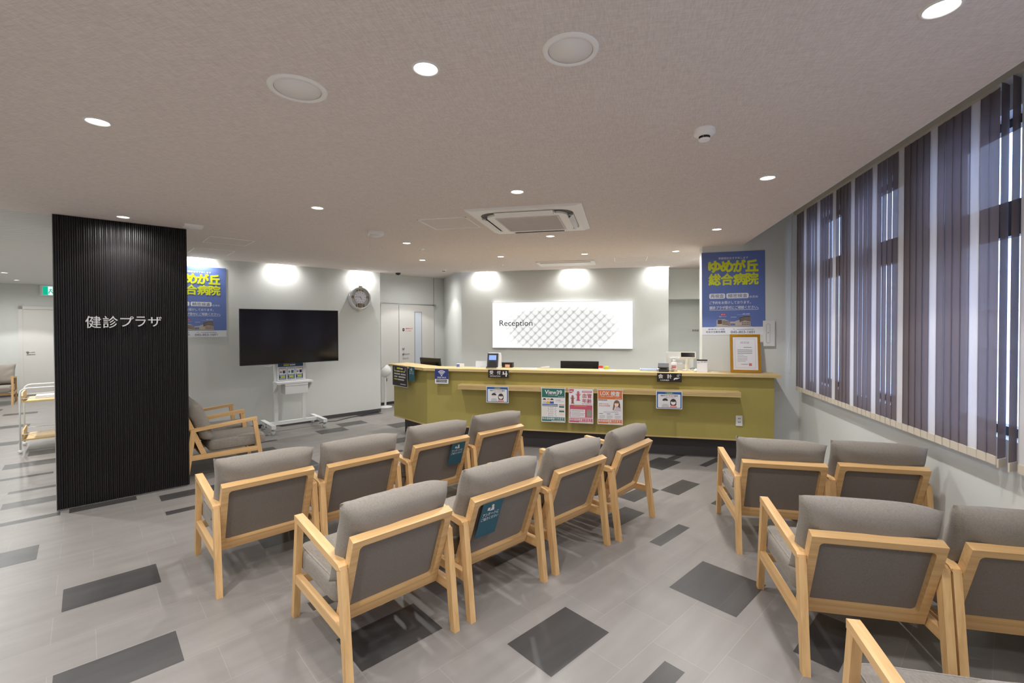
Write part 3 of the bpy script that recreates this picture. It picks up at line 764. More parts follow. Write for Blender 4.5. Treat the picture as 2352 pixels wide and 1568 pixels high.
hatch([TP(.991, -6.44), TP(1.432, -6.41), TP(1.432, -5.97), TP(.991, -5.965)], 'ceiling hatch beside the top of the pillar')
# cassette air conditioner
e = empty('ceiling_air_conditioner', (-.808, 4.198, ZC), 0, 'square white cassette air conditioner set in the ceiling', 'air conditioner')
h = .495
b = MB(); b.prism([(-h, 0), (h, 0), (h, -.006), (h-.06, -.022), (-h+.06, -.022), (-h, -.006)], -h, h, 'y'); b.build('panel', CEILW, e, .004)
def rsq(r, hh, k=.13, n=8):
    P = []
    for cx, cy, a in ((hh-k, -hh+k, -pi/2), (hh-k, hh-k, 0), (-hh+k, hh-k, pi/2), (-hh+k, -hh+k, pi)):
        P += [(cx+(k+r)*cos(a+pi/2*i/n), cy+(k+r)*sin(a+pi/2*i/n)) for i in range(n+1)]
    return P
b = MB(); b.prism(rsq(0, .405), -.024, -.0205, 'z'); b.build('air_channel', mat('shaded_duct', (92, 88, 86), .6), e)
b = MB(); b.prism(rsq(0, .355, .10), -.040, -.0215, 'z'); b.build('inner_frame', CEILW, e, .010)
b = MB(); b.box(-.28, .28, -.28, .28, -.046, -.038); b.build('grille', mat('grille_beige', (222, 213, 207), .6, vary=.05), e, .003)
b = MB()
for s in range(27): b.box(-.265, .265, -.266+s*.02, -.260+s*.02, -.0485, -.0455)
b.build('grille_slat', mat('grille_beige2', (206, 197, 191), .6), e)
for k in range(4):
    M = Matrix.Rotation(k*pi/2, 4, 'Z') @ Matrix.Translation((0, -.386, -.040)) @ Matrix.Rotation(radians(-22 if k != 1 else -60), 4, 'X')
    b = MB(); b.prism([(-.030, -.004), (0, -.009), (.030, -.004), (.030, .002), (-.030, .002)], -.25, .25, 'x', None, M); b.build('louvre', CEILW, e, .002)
    b = MB(); M2 = Matrix.Rotation(k*pi/2, 4, 'Z') @ Matrix.Translation((.0, -.383, -.03)); b.box(-.262, -.252, -.02, .02, -.01, .012, None, M2); b.box(.252, .262, -.02, .02, -.01, .012, None, M2); b.build('louvre_pivot', CHROME, e)
# slot outlet
e = empty('slot_air_outlet', (-.852, 7.235, ZC), 0, 'narrow white slot air outlet in the ceiling before the sign wall', 'air outlet')
b = MB(); b.box(-.445, .445, -.24, -.21, -.02, 0); b.box(-.445, .445, .21, .24, -.02, 0); b.box(-.445, -.39, -.2099, .2099, -.02, 0); b.box(.39, .445, -.2099, .2099, -.02, 0); b.build('frame', CEILW, e)
b = MB(); b.box(-.389, .389, -.209, -.16, -.006, -.0005); b.build('air_gap', mat('shaded_duct', (92, 88, 86), .6), e)
b = MB(); b.box(-.388, .388, -.15, .209, -.026, -.002); b.build('flap', CEILW, e, .006)
# exit sign
e = empty('exit_sign', TP(-.78, -15.735, 2.345), RZ_TV, 'green and white emergency exit sign hanging high in the corridor, half behind the pillar', 'exit sign')
b = MB(); b.box(0, .50, -.09, -.005, 0, .25); b.build('case', WHITE, e, .004)
b = MB(); b.box(.05, .46, -.094, -.0905, .02, .22); b.build('panel', emission('exit_white', (225, 255, 244), 1.1), e)
EG = emission('exit_green', (24, 190, 150), .9)
b = MB(); b.box(.05, .135, -.097, -.0945, .02, .22); b.box(.25, .46, -.097, -.0945, .02, .22)
b.tube([(.19, -.0955, .19), (.191, -.0955, .19)], .014, None, 10); b.tube([(.185, -.0955, .165), (.175, -.0955, .12), (.15, -.0955, .09), (.15, -.0955, .05)], .009, None, 6); b.tube([(.175, -.0955, .12), (.20, -.0955, .09), (.215, -.0955, .06)], .009, None, 6); b.tube([(.15, -.0955, .14), (.185, -.0955, .155), (.21, -.0955, .13)], .007, None, 6)
b.build('running_figure', EG, e)
# ------------------------------------------------------------------ reception counter
def band(off_front, off_back, z0, z1, mat_, name, parent, xr, endcut=0.0, bevel=0.0):
    """straight run plus the slanted left end, as one plan polygon"""
    yf = 5.82+off_front; yb = 5.82+off_back
    tf = 3.338+off_front; tb = 3.338+off_back
    def knee(t, y):   # point on plane T=t at this y
        x = (t - y*cos(AT))/sin(AT); return Vector((x, y, 0))
    pe = -6.44+endcut
    P = [Vector((xr, yf, 0)), Vector((xr, yb, 0)), knee(tb, yb), TP(tb, pe), TP(tf, pe), knee(tf, yf)]
    b = MB(); b.prism([(p.x, p.y) for p in P], z0, z1, 'z'); return b.build(name, mat_, parent, bevel)
ctr = empty('reception_counter', (0, 0, 0), 0, 'long olive green reception counter with pale wood ledge and dark toe kick', 'counter')
band(0, .33, 1.007, 1.042, CWOOD, 'ledge', ctr, 1.79, 0, .003)
band(.065, .10, .262, 1.0065, GREEN, 'front_panel', ctr, 1.735, .045)
band(.060, .11, .245, .2615, CWOOD, 'bottom_edging', ctr, 1.737, .042)
band(.205, .25, .0, .2445, mat('charcoal_kick', (66, 62, 64), .6, vary=.05), 'toe_kick', ctr, 1.70, .12)
b = MB(); b.box(-2.4, 1.70, 6.151, 6.72, .70, .73); b.box(1.66, 1.70, 5.95, 6.14, 0.25, 1.0); b.build('lower_desk', CWOOD, ctr)
b = MB(); b.box(-2.115, 1.348, 5.752, 5.8845, .778, .838); b.build('front_shelf', CWOOD, ctr, .003)
b = MB(); b.box(-2.115, 1.348, 5.7505, 5.7519, .798, .8005); b.box(-2.115, 1.348, 5.7505, 5.7519, .817, .8195); b.build('shelf_lamination', mat('lamination_line', (176, 148, 100), .6), ctr)

o = empty('power_outlet', (1.321, 5.884, .423), 0, 'white double power outlet on the right end of the olive counter front', 'power outlet')
b = MB(); b.box(0, .072, -.009, 0, 0, .122); b.build('cover_plate', WHITE, o, .002)
for z in (.030, .072):
    b = MB(); b.box(.025, .031, -.0105, -.0085, z+.008, z+.022); b.box(.042, .048, -.0105, -.0085, z+.008, z+.022); b.build('socket', BLACKP, o)

# ------------------------------------------------------------------ signs on the counter
DK = mat('black_sign_board', (38, 32, 34), .45, vary=.03)
LW = mat('pale_lettering', (226, 224, 222), .5, vary=.01)
e = card('counter_sign', (-1.715, 5.814, .934), 0, .276, .104, DK, 'black sign reading 受付 hanging from the counter ledge below the card reader', 'sign', 'black counter signs', .006, sheet='board')
a = Art(); L0 = 12
a.text('受', .022, .044, .050, .050, LW, L0, .03); a.text('付', .122, .044, .048, .050, LW, L0, .03); a.text('INFONATION', .026, .013, .142, .017, LW, L0, .01)
# two figures at a desk
a.ell(.207, .075, .010, .010, LW, L0); a.poly([(.196, .046), (.222, .046), (.228, .052), (.216, .066), (.200, .064)], LW, L0)
a.ell(.246, .080, .010, .010, LW, L0); a.poly([(.236, .018), (.254, .018), (.254, .042), (.262, .046), (.262, .050), (.256, .068), (.238, .068), (.226, .054), (.228, .050), (.237, .056)], LW, L0)
a.rect(.188, .044, .046, .003, LW, L0); a.done(e, 'pictogram')
e = card('counter_sign', (.419, 5.814, .932), 0, .283, .106, DK, 'black sign reading 会計 hanging from the counter ledge below the bottle', 'sign', 'black counter signs', .006, sheet='board')
a = Art()
a.text('会', .014, .044, .053, .050, LW, L0, .03); a.text('計', .116, .042, .053, .052, LW, L0, .03); a.text('CASHIER', .036, .013, .104, .017, LW, L0, .01)
a.poly([(.190, .024), (.200, .026), (.206, .034), (.232, .036), (.258, .050), (.262, .055), (.256, .056), (.236, .048), (.238, .052), (.214, .054), (.198, .048), (.192, .040)], LW, L0)
a.arc(.240, .077, .010, .0135, 0, 2*pi, LW, L0, 24); a.arc(.256, .086, .008, .011, -1.2, 2.6, LW, L0); a.rect(.2385, .071, .003, .012, LW, L0); a.done(e, 'pictogram')

NAVY = mat('navy_print', (44, 58, 124), .5, vary=.02); INK = mat('dark_ink', (44, 46, 62), .5); GREYINK = mat('grey_ink', (130, 130, 138), .6)
YEL = mat('lime_print', (206, 212, 60), .5, vary=.02)
e = card('wifi_sign', (-2.462, 5.813, .838), 0, .192, .197, PAPER, 'blue and white wireless network sign on the left of the counter front', 'sign', None, .0015)
a = Art(); a.rect(0, .062, .192, .135, NAVY, 1)
for r0, r1 in ((.062, .073), (.042, .053), (.022, .033)): a.arc(.096, .106, r0, r1, radians(45), radians(135), LW, 2)
a.ell(.096, .109, .010, .010, LW, 2); a.text('FREE WI-FI', .036, .074, .12, .017, LW, 2, .03)
for z in (.040, .019): a.rrect(.018, z, .155, .013, .004, INK, 2); a.rect(.062, z+.004, .085, .005, GREYINK, 3)
a.done(e)
e = card('notice_sheet', TP(3.331, -6.300, .738), RZ_CL, .432, .292, DK, 'dark notice with white and lime writing on the slanted left end of the counter', 'notice', None, .0015, roll=.0)
a = Art(); a.rect(-.006, -.006, .444, .006, LW, 0); a.rect(-.006, .292, .444, .004, LW, 0); a.rect(-.006, 0, .006, .292, LW, 0); a.rect(.432, 0, .006, .292, LW, 0)
a.rect(.13, .245, .11, .024, YEL, 1); a.rect(.245, .245, .06, .02, LW, 1)
a.poly([(.04, .225), (.075, .225), (.06, .275), (.045, .28)], GREYINK, 1); a.poly([(.355, .225), (.40, .225), (.385, .28), (.36, .27)], GREYINK, 1)
for z, segs in ((.205, ((.05, .06, YEL), (.12, .10, LW), (.23, .09, YEL), (.325, .05, LW))), (.165, ((.05, .19, LW), (.25, .15, LW))), (.125, ((.05, .11, LW), (.18, .20, LW))), (.085, ((.05, .10, YEL), (.16, .19, LW))), (.025, ((.23, .17, LW),))):
    for x, w, m in segs:
        n = int(w/.020)
        for i in range(n): a.rect(x+i*.020, z, .0155, .019 if z > .03 else .012, m, 1)
a.done(e, 'printed_lines')
e = card('survey_sheet', TP(3.331, -5.825, .842), RZ_CL, .150, .197, TEAL, 'small teal survey sheet on the slanted counter end beside the dark notice', 'paper sheet', 'teal survey sheets on chair backs', .0012)
del e['group']
a = Art(); w, h = .150, .197
a.ell(w*.53, h*.885, w*.05, w*.05, LW, 2); a.poly([(w*.40, h*.74), (w*.62, h*.74), (w*.60, h*.82), (w*.54, h*.85), (w*.46, h*.79)], LW, 1); a.poly([(w*.28, h*.77), (w*.40, h*.755), (w*.41, h*.84), (w*.29, h*.85)], LW, 1)
a.text('アンケートに', w*.10, h*.605, w*.80, h*.095, LW, 2, .035); a.text('ご協力ください', w*.08, h*.49, w*.84, h*.085, LW, 2, .03); a.done(e)

# A4 mask notices and three A3 posters hanging from the shelf
SKIN = mat('print_skin', (240, 218, 204), .5, vary=.01); HAIR = mat('print_hair', (62, 54, 54), .5); PINKP = mat('print_salmon', (226, 158, 150), .5); GRAYP = mat('print_grey', (196, 196, 194), .5)
BLUEB = mat('print_blue', (44, 92, 152), .5, vary=.02); MAROON = mat('print_maroon', (150, 40, 70), .5)
YF = 5.7485
def maskposter(x, label):
    e = card('mask_notice', (x, YF, .619), 0, .298, .211, PAPER, label, 'notice', 'blue-bordered mask notices on the counter shelf', .0015)
    a = Art(); a.rect(.008, .008, .282, .195, BLUEB, 0); a.rrect(.020, .014, .258, .160, .010, PAPER, 1)
    a.text('ご来院者様へ', .105, .178, .092, .019, YEL, 2, .02)
    a.text('施設内では', .052, .148, .080, .017, INK, 2, .02); a.text('マスク', .140, .145, .060, .022, MAROON, 2, .03); a.text('着用', .206, .148, .040, .017, INK, 2, .02)
    a.text('のお願いをしております', .100, .128, .115, .011, GREYINK, 2, .01)
    # man
    a.ell(.104, .090, .030, .033, SKIN, 2); a.arc(.104, .092, .0, .033, .15, pi-.15, HAIR, 3, 16); a.ell(.104, .083, .025, .014, SKIN, 4); a.ell(.104, .073, .026, .018, PAPER, 5)
    a.poly([(.062, .015), (.150, .015), (.146, .040), (.128, .054), (.080, .054), (.066, .040)], GRAYP, 2)
    # woman
    a.ell(.196, .078, .036, .042, HAIR, 1, 24); a.poly([(.162, .05), (.175, .038), (.178, .07), (.162, .07)], HAIR, 2); a.poly([(.230, .05), (.217, .038), (.214, .07), (.230, .07)], HAIR, 2)
    a.ell(.196, .078, .028, .030, SKIN, 3); a.arc(.196, .084, .0, .031, .2, pi-.2, HAIR, 4, 16); a.ell(.196, .066, .024, .017, PAPER, 5)
    a.poly([(.156, .015), (.238, .015), (.234, .034), (.222, .042), (.172, .042), (.160, .034)], PINKP, 4)
    for cx in (.104, .196):
        for d in (-.010, .010): a.ell(cx+d, .083, .003, .0018, HAIR, 6, 8)
    a.done(e)
maskposter(-1.722, 'mask notice hanging from the counter shelf below the black sign reading 受付')
maskposter(.403, 'mask notice hanging from the counter shelf below the black sign reading 会計')
def a3(x, label, name):
    e = card(name, (x, YF, .400), 0, .304, .430, PAPER, label, 'poster', 'three upright posters on the counter front', .0015)
    b = MB()
    for cx in (.0, .304): b.box(cx-.010, cx+.010, -.006, -.001, .418, .440)
    b.build('clear_clip', mat('clear_clip', (214, 206, 196), .25), e, .002)
    return e
def lines(a, x, z, w, n, dz, m, lay=2, h=.0035, gap=0):
    for i in range(n): a.rect(x, z-i*dz, w*(1 if i < n-1 else .7), h, m, lay)
TG = mat('print_deep_green', (44, 108, 98), .5, vary=.02); OR = mat('print_orange', (214, 118, 64), .5, vary=.02); RS = mat('print_rose', (192, 88, 108), .5, vary=.02)
def footer(a, m):
    a.rect(.008, .010, .288, .052, m, 1); a.text('当日追加検査できます！', .012, .030, .278, .028, PAPER, 3, .03); a.rect(.130, .013, .160, .009, PAPER, 2); lines(a, .140, .0165, .14, 1, 1, GREYINK, 3, .003)
e = a3(-.995, 'green-headed poster reading View39 on the counter front', 'examination_poster'); a = Art()
a.rect(.008, .310, .288, .112, TG, 1); a.text('View39', .046, .352, .215, .050, PAPER, 3, .03); a.text('（アレルギー検査）', .085, .332, .125, .014, PAPER, 3, .02); a.text('¥16,500', .215, .314, .070, .012, PAPER, 3, .01)
BL2 = mat('print_indigo', (52, 56, 160), .5); SAND = mat('print_sand', (216, 178, 120), .5); OC = mat('print_ochre', (208, 176, 84), .5)
for cx, hair, body in ((.040, HAIR, GRAYP), (.090, SAND, OC), (.135, HAIR, BLUEB)):
    a.poly([(cx-.026, .232), (cx+.026, .232), (cx+.020, .262), (cx-.020, .262)], body, 1); a.ell(cx, .275, .017, .019, SKIN, 2); a.arc(cx, .278, 0, .020, 0, pi, hair, 3)
a.text('その症状', .185, .272, .062, .013, GREYINK, 2, .01); a.text('アレルギーかも', .185, .254, .100, .012, GREYINK, 2, .01)
a.rect(.010, .214, .200, .011, BL2, 1); a.rect(.010, .198, .200, .008, TG, 1); a.rect(.226, .214, .068, .010, OR, 1)
for z in (.185, .128): a.rect(.226, z, .064, .020, TG, 1)
rr = random.Random(3); DOTC = [OC, INK, RS, BL2, GREYINK]
for i in range(9):
    a.rect(.012, .182-i*.013, .060, .003, mat('print_cream', (228, 214, 170), .5), 1); a.rect(.105, .182-i*.013, .050, .003, OC if i % 2 else GREYINK, 1)
    a.ell(.084+rr.random()*.014, .184-i*.013, .004, .004, DOTC[i % 5], 2, 8); a.ell(.172+rr.random()*.018, .184-i*.013, .004, .004, DOTC[(i*2) % 5], 2, 8)
for z in (.160, .104): a.rect(.228, z-.012, .060, .020, mat('print_peach', (236, 206, 190), .5), 1)
footer(a, TG); a.done(e)
e = a3(-.648, 'rose coloured poster reading 血管年齢 between its two neighbours', 'examination_poster'); a = Art()
a.poly([(.008, .422), (.066, .422), (.060, .392), (.040, .376), (.008, .370)], RS, 1); a.rect(.016, .390, .034, .010, PAPER, 2)
def figure(cx, z, sc, m):
    a.ell(cx, z, .024*sc, .007*sc, mat('print_plum', (150, 110, 110), .5), 1)
    a.rrect(cx-.014*sc, z, .028*sc, .100*sc, .013*sc, m, 2); a.poly([(cx-.013*sc, z+.05*sc), (cx-.030*sc, z+.068*sc), (cx-.028*sc, z+.072*sc), (cx-.013*sc, z+.060*sc)], m, 2); a.poly([(cx+.013*sc, z+.05*sc), (cx+.030*sc, z+.068*sc), (cx+.028*sc, z+.072*sc), (cx+.013*sc, z+.060*sc)], m, 2)
    for d in (-.006, .006): a.ell(cx+d*sc, z+.082*sc, .0025*sc, .0035*sc, PAPER, 3, 8)
figure(.048, .246, 1.0, mat('print_brick', (156, 84, 84), .5)); figure(.118, .286, 1.12, RS)
a.rrect(.166, .383, .120, .020, .006, RS, 1); a.rect(.176, .390, .10, .006, PAPER, 2)
a.text('血管', .168, .318, .115, .054, RS, 3, .02); a.text('年齢', .168, .254, .115, .054, RS, 3, .02); a.text('測ってみませんか', .168, .236, .118, .013, INK, 3, .01)
a.rrect(.012, .072, .280, .155, .008, RS, 1); a.rect(.070, .212, .150, .006, OC, 2); a.rrect(.020, .126, .184, .046, .004, PAPER, 2); a.rrect(.020, .076, .184, .046, .004, PAPER, 2); lines(a, .030, .160, .16, 3, .012, GREYINK, 3); lines(a, .030, .110, .16, 3, .012, GREYINK, 3)
a.rect(.224, .080, .062, .092, mat('print_photo_grey', (150, 148, 138), .5, vary=.3, scale=90), 2); footer(a, RS); a.done(e)
e = a3(-.292, 'orange-headed poster reading LOX 検査, rightmost of the three upright posters', 'examination_poster'); a = Art()
a.rect(.008, .310, .288, .112, OR, 1); a.text('LOX', .034, .360, .105, .044, PAPER, 3, .03); a.text('検査', .160, .352, .108, .056, PAPER, 3, .03); a.text('（脳梗塞・心筋梗塞発症リスク検査）', .040, .338, .220, .012, PAPER, 3, .01); a.text('¥13,200', .215, .314, .070, .012, PAPER, 3, .01)
a.text('動脈硬化検査', .012, .293, .105, .012, INK, 3, .02); a.text('血液でわかる、', .018, .246, .120, .015, OR, 3, .01); a.text('あなたの危険度', .018, .222, .135, .015, OR, 3, .01)
BRH = mat('print_brown_hair', (134, 98, 70), .5)
a.ell(.232, .258, .036, .044, BRH, 1); a.poly([(.196, .262), (.182, .182), (.206, .176), (.214, .25)], BRH, 1); a.poly([(.268, .262), (.276, .200), (.256, .196), (.250, .25)], BRH, 1)
a.ell(.230, .250, .026, .031, SKIN, 2); a.arc(.230, .262, 0, .027, .1, pi-.1, BRH, 3); a.poly([(.190, .172), (.284, .172), (.272, .206), (.240, .216), (.206, .204)], mat('print_lilac', (206, 190, 204), .5), 3); a.poly([(.200, .190), (.212, .188), (.226, .238), (.216, .242)], SKIN, 4)
a.rect(.07, .150, .18, .004, GREYINK, 1)
for x in (.020, .112, .210): a.rect(x, .128, .045, .005, INK, 1); lines(a, x, .108, .07, 5, .009, GREYINK, 1, .002)
footer(a, OR); a.done(e)

# ------------------------------------------------------------------ the two blue posters
PBLUE = mat('poster_blue', (102, 122, 184), .32, vary=.02); PYEL = mat('poster_yellow', (216, 224, 40), .4, vary=.01); PW = mat('poster_white', (232, 234, 240), .4, vary=.01)
PB = mat('photo_brown', (92, 72, 64), .5, vary=.3, scale=60); PCR = mat('photo_cream', (190, 180, 170), .5, vary=.1, scale=60); PRED = mat('poster_red', (204, 44, 70), .45); PGR = mat('photo_ground', (176, 166, 156), .5)
def blueposter(loc, rz, label, roll=0.0, sy=1.0):
    w, h = .728, 1.03
    e = card('blue_poster', loc, rz, w, h, PW, label, 'poster', 'tall blue posters', .0015, roll=roll)
    a = Art(); X = lambda u: u*w; Z = lambda v: (1-v)*h
    a.rect(0, Z(.905), w, h*.905, PBLUE, 0)
    def T(s, u0, u1, v0, v1, m, bold=.02): a.text(s, X(u0), Z(v1), (u1-u0)*w, (v1-v0)*h, m, 3, bold)
    T('早期受診おすすめします', .27, .74, .065, .092, PW, .01)
    x0, x1 = .115, .895
    for i, ch in enumerate('ゆめが丘'): T(ch, x0+i*.1965, x0+i*.1965+.185, .110 if ch != 'が' else .105, .240, PYEL, .075)
    for i, ch in enumerate('総合病院'): T(ch, x0+i*.1965, x0+i*.1965+.188, .262, .398, PYEL, .05)
    a.rrect(X(.118), Z(.562), .255*w, .062*h, .018, PW, 1); a.rrect(X(.392), Z(.562), .352*w, .062*h, .018, PW, 1)
    T('再検査', .142, .352, .508, .553, mat('poster_slate', (70, 82, 130), .5), .0); T('精密検査', .42, .722, .508, .553, mat('poster_slate', (70, 82, 130), .5), .0); T('の方の', .757, .885, .532, .560, PW)
    T('ご予約をお受けしております。', .12, .775, .592, .628, PW, .015); T('健診プラザ受付にご相談ください。', .12, .895, .652, .690, PW, .02)
    a.rect(X(.118), Z(.701), .775*w, .004, PW, 1)
    # hospital picture: two flat-roofed blocks joined by a link
    a.poly([(X(.20), Z(.902)), (X(.80), Z(.902)), (X(.76), Z(.888)), (X(.24), Z(.888))], PGR, 1)
    a.poly([(X(.235), Z(.890)), (X(.235), Z(.822)), (X(.26), Z(.812)), (X(.36), Z(.812)), (X(.455), Z(.842)), (X(.455), Z(.890))], PCR, 1)
    a.poly([(X(.25), Z(.868)), (X(.25), Z(.818)), (X(.32), Z(.818)), (X(.32), Z(.868))], PB, 2)
    for v in (.828, .846, .864): a.poly([(X(.325), Z(v)), (X(.36), Z(v)), (X(.45), Z(v+.014)), (X(.45), Z(v+.022)), (X(.36), Z(v+.010)), (X(.325), Z(v+.010))], PB, 3)
    a.rect(X(.455), Z(.862), .075*w, .022*h, PCR, 1)
    a.poly([(X(.53), Z(.890)), (X(.53), Z(.835)), (X(.60), Z(.820)), (X(.60), Z(.795)), (X(.68), Z(.775)), (X(.77), Z(.775)), (X(.77), Z(.890))], PCR, 1)
    a.poly([(X(.60), Z(.850)), (X(.60), Z(.795)), (X(.68), Z(.777)), (X(.768), Z(.777)), (X(.768), Z(.840)), (X(.68), Z(.832))], PB, 2)
    for v in (.792, .808, .824): a.poly([(X(.61), Z(v+.014)), (X(.68), Z(v)), (X(.765), Z(v)), (X(.765), Z(v+.005)), (X(.68), Z(v+.005)), (X(.61), Z(v+.018))], PCR, 3)
    for i in range(5):
        for v in (.850, .870): a.rect(X(.635+i*.026), Z(v+.011), .016*w, .010*h, PB, 2)
    a.rect(X(.295), Z(.765), .09*w, .022*h, PRED, 1); T('健診棟', .305, .375, .748, .760, PW, .0); T('健診プラザ', .275, .395, .772, .784, PW, .0); T('連絡通路', .46, .55, .782, .792, PW, .0); T('本館', .64, .76, .742, .756, PW, .0)
    a.rect(X(.56), Z(.7605), .205*w, .0016, PW, 1)
    SL = mat('poster_ink', (96, 104, 128), .5)
    T('医療法人社団', .10, .36, .923, .940, SL, .0); T('ゆめが丘総合病院', .065, .372, .950, .975, SL, .015); T('TEL', .49, .53, .926, .938, SL, .0); a.rect(X(.555), Z(.937), .27*w, .005, SL, 1); T('045-803-1601', .458, .835, .950, .980, SL, .015)
    a.done(e); return e
blueposter((.985, 6.147, 1.492), 0, 'tall blue hospital poster on the wall above the gilt certificate by the window', roll=-.010)
blueposter(TP(.818, PTV+.004, 1.457), RZ_TV, 'tall blue hospital poster half hidden by the dark pillar')

# ------------------------------------------------------------------ light box
lb = empty('light_box', (-2.325, SY-.002, 1.205), 0, 'long white illuminated reception sign with a raised honeycomb pattern', 'light box')
w, h = 2.512, .835
b = MB(); b.box(0, w, -.055, 0, 0, h); b.build('case', mat('case_white', (236, 236, 236), .4), lb)
def lb_mat():
    m = bpy.data.materials.new('backlit_relief_shade'); m.use_nodes = True; N = m.node_tree.nodes; L = m.node_tree.links; N.remove(N['Principled BSDF'])
    tc = N.new('ShaderNodeTexCoord'); sp = N.new('ShaderNodeSeparateXYZ'); L.new(tc.outputs['Object'], sp.inputs[0])
    def math_(op, a, bb=None, c=None):
        n = N.new('ShaderNodeMath'); n.operation = op
        for i, v in enumerate((a, bb, c)):
            if v is None: continue
            if isinstance(v, (int, float)): n.inputs[i].default_value = v
            else: L.new(v, n.inputs[i])
        return n.outputs[0]
    px, pz = .153, .0755   # honeycomb pitch across and up (two rows)
    def lattice(ox, oz):
        fx = math_('SUBTRACT', math_('FRACT', math_('ADD', math_('DIVIDE', sp.outputs['X'], px), ox)), .5)
        fz = math_('SUBTRACT', math_('FRACT', math_('ADD', math_('DIVIDE', sp.outputs['Z'], pz*2), oz)), .5)
        dx = math_('MULTIPLY', fx, px); dz = math_('MULTIPLY', fz, pz*2)
        d = math_('SQRT', math_('ADD', math_('MULTIPLY', dx, dx), math_('MULTIPLY', dz, dz)))
        return d, dx, dz
    d1, x1, z1 = lattice(.2, .3); d2, x2, z2 = lattice(.7, .8)
    near = math_('LESS_THAN', d1, d2)
    def pick(a, c):
        return math_('ADD', math_('MULTIPLY', near, a), math_('MULTIPLY', math_('SUBTRACT', 1.0, near), c))
    d = pick(d1, d2); dz = pick(z1, z2); dx = pick(x1, x2)
    # relief shade painted into the glow: pale dome, grey rim, greyer lower right
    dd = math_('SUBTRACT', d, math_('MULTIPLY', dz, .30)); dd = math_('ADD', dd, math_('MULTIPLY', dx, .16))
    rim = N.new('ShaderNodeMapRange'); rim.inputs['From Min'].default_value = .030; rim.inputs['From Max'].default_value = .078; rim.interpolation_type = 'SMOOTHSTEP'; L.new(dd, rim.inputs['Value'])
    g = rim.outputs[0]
    # the painted shade fades out towards the border of the face
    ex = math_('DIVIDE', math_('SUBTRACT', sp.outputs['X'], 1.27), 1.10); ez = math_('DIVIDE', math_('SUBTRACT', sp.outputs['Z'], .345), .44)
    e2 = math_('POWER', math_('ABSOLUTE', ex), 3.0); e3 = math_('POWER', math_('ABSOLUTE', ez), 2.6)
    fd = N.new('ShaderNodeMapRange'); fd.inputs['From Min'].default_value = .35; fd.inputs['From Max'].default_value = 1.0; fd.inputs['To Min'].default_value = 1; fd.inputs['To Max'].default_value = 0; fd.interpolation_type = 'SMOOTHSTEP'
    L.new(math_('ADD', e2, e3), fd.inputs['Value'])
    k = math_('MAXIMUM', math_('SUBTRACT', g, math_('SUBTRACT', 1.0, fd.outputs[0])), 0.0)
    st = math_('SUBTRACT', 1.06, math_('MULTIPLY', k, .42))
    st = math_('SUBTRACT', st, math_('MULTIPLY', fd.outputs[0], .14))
    em = N.new('ShaderNodeEmission'); em.inputs[0].default_value = (1, 1, .985, 1); L.new(st, em.inputs[1]); L.new(em.outputs[0], N['Material Output'].inputs['Surface'])
    return m
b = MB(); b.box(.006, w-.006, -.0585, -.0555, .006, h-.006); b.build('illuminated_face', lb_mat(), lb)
LGD = mat('sign_letter_grey', (70, 70, 72), .5)
b = MB(); add_text(b, 'Reception', .140, .370, .612, .135, LGD, -.062, .0, .02); b.build('lettering', None, lb, normals=False)

# ------------------------------------------------------------------ vertical blinds
vb = empty('vertical_blind', (2.0, 0, 0), 0, 'long vertical blind of grey-brown slats with a pale slat after every four', 'blind')
b = MB(); b.box(-.03, .03, -1.2, 6.01, 2.905, 2.955); b.build('headrail', mat('headrail_beige', (196, 190, 176), .5), vb)
SLG = mat('blind_grey_fabric', (118, 106, 106), .85, vary=.04, trans=.26, see=.022, bump=.1, bscale=600)
SLW = mat('blind_pale_fabric', (226, 222, 222), .85, vary=.02, trans=.16, see=.012, bump=.1, bscale=600)
WT = mat('blind_weight_cream', (214, 204, 188), .6, vary=.03)
rnd = random.Random(11); pg = pw = None
n_sl = 62
for i in range(n_sl):
    y = 5.955-.0725*i; white = i % 5 == 3
    proto = pw if white else pg
    if proto is None:
        b = MB(); nn = 6
        for k in range(nn):   # slightly bowed strip
            ya, yb_ = -.0405+.081*k/nn, -.0405+.081*(k+1)/nn
            xa, xb_ = .003*(1-(ya/.0405)**2), .003*(1-(yb_/.0405)**2)
            b.face([(xa, ya, .90), (xb_, yb_, .90), (xb_, yb_, 2.906), (xa, ya, 2.906)], None, True)
        o = b.build('slat', SLW if white else SLG, vb, normals=False)
        b = MB(); b.box(-.0025, .0045, -.0395, .0395, .852, .8995); b.build('bottom_weight', WT, o, .001)
        if white: pw = o
        else: pg = o
    else:
        o = copy_tree(proto, vb)
    o.location = (0, y, 0)
    a_ = -3.7+rnd.uniform(-1.1, 1.1)
    if i in (41, 42): a_ = -56
    if white: a_ = -1.0
    o.rotation_euler = (0, 0, radians(a_))
pc = [(-.045, 6.00, 2.90), (-.05, 6.01, 2.2), (-.055, 6.015, 1.55), (-.075, 5.99, 1.42), (-.10, 5.96, 1.30), (-.11, 5.95, 1.14), (-.095, 5.965, 1.06), (-.07, 5.985, 1.04), (-.05, 6.01, 1.10), (-.045, 6.02, 1.6), (-.04, 6.02, 2.90)]
b = MB(); b.tube(pc, .0022, None, 6); b.build('pull_cord', WHITE, vb)
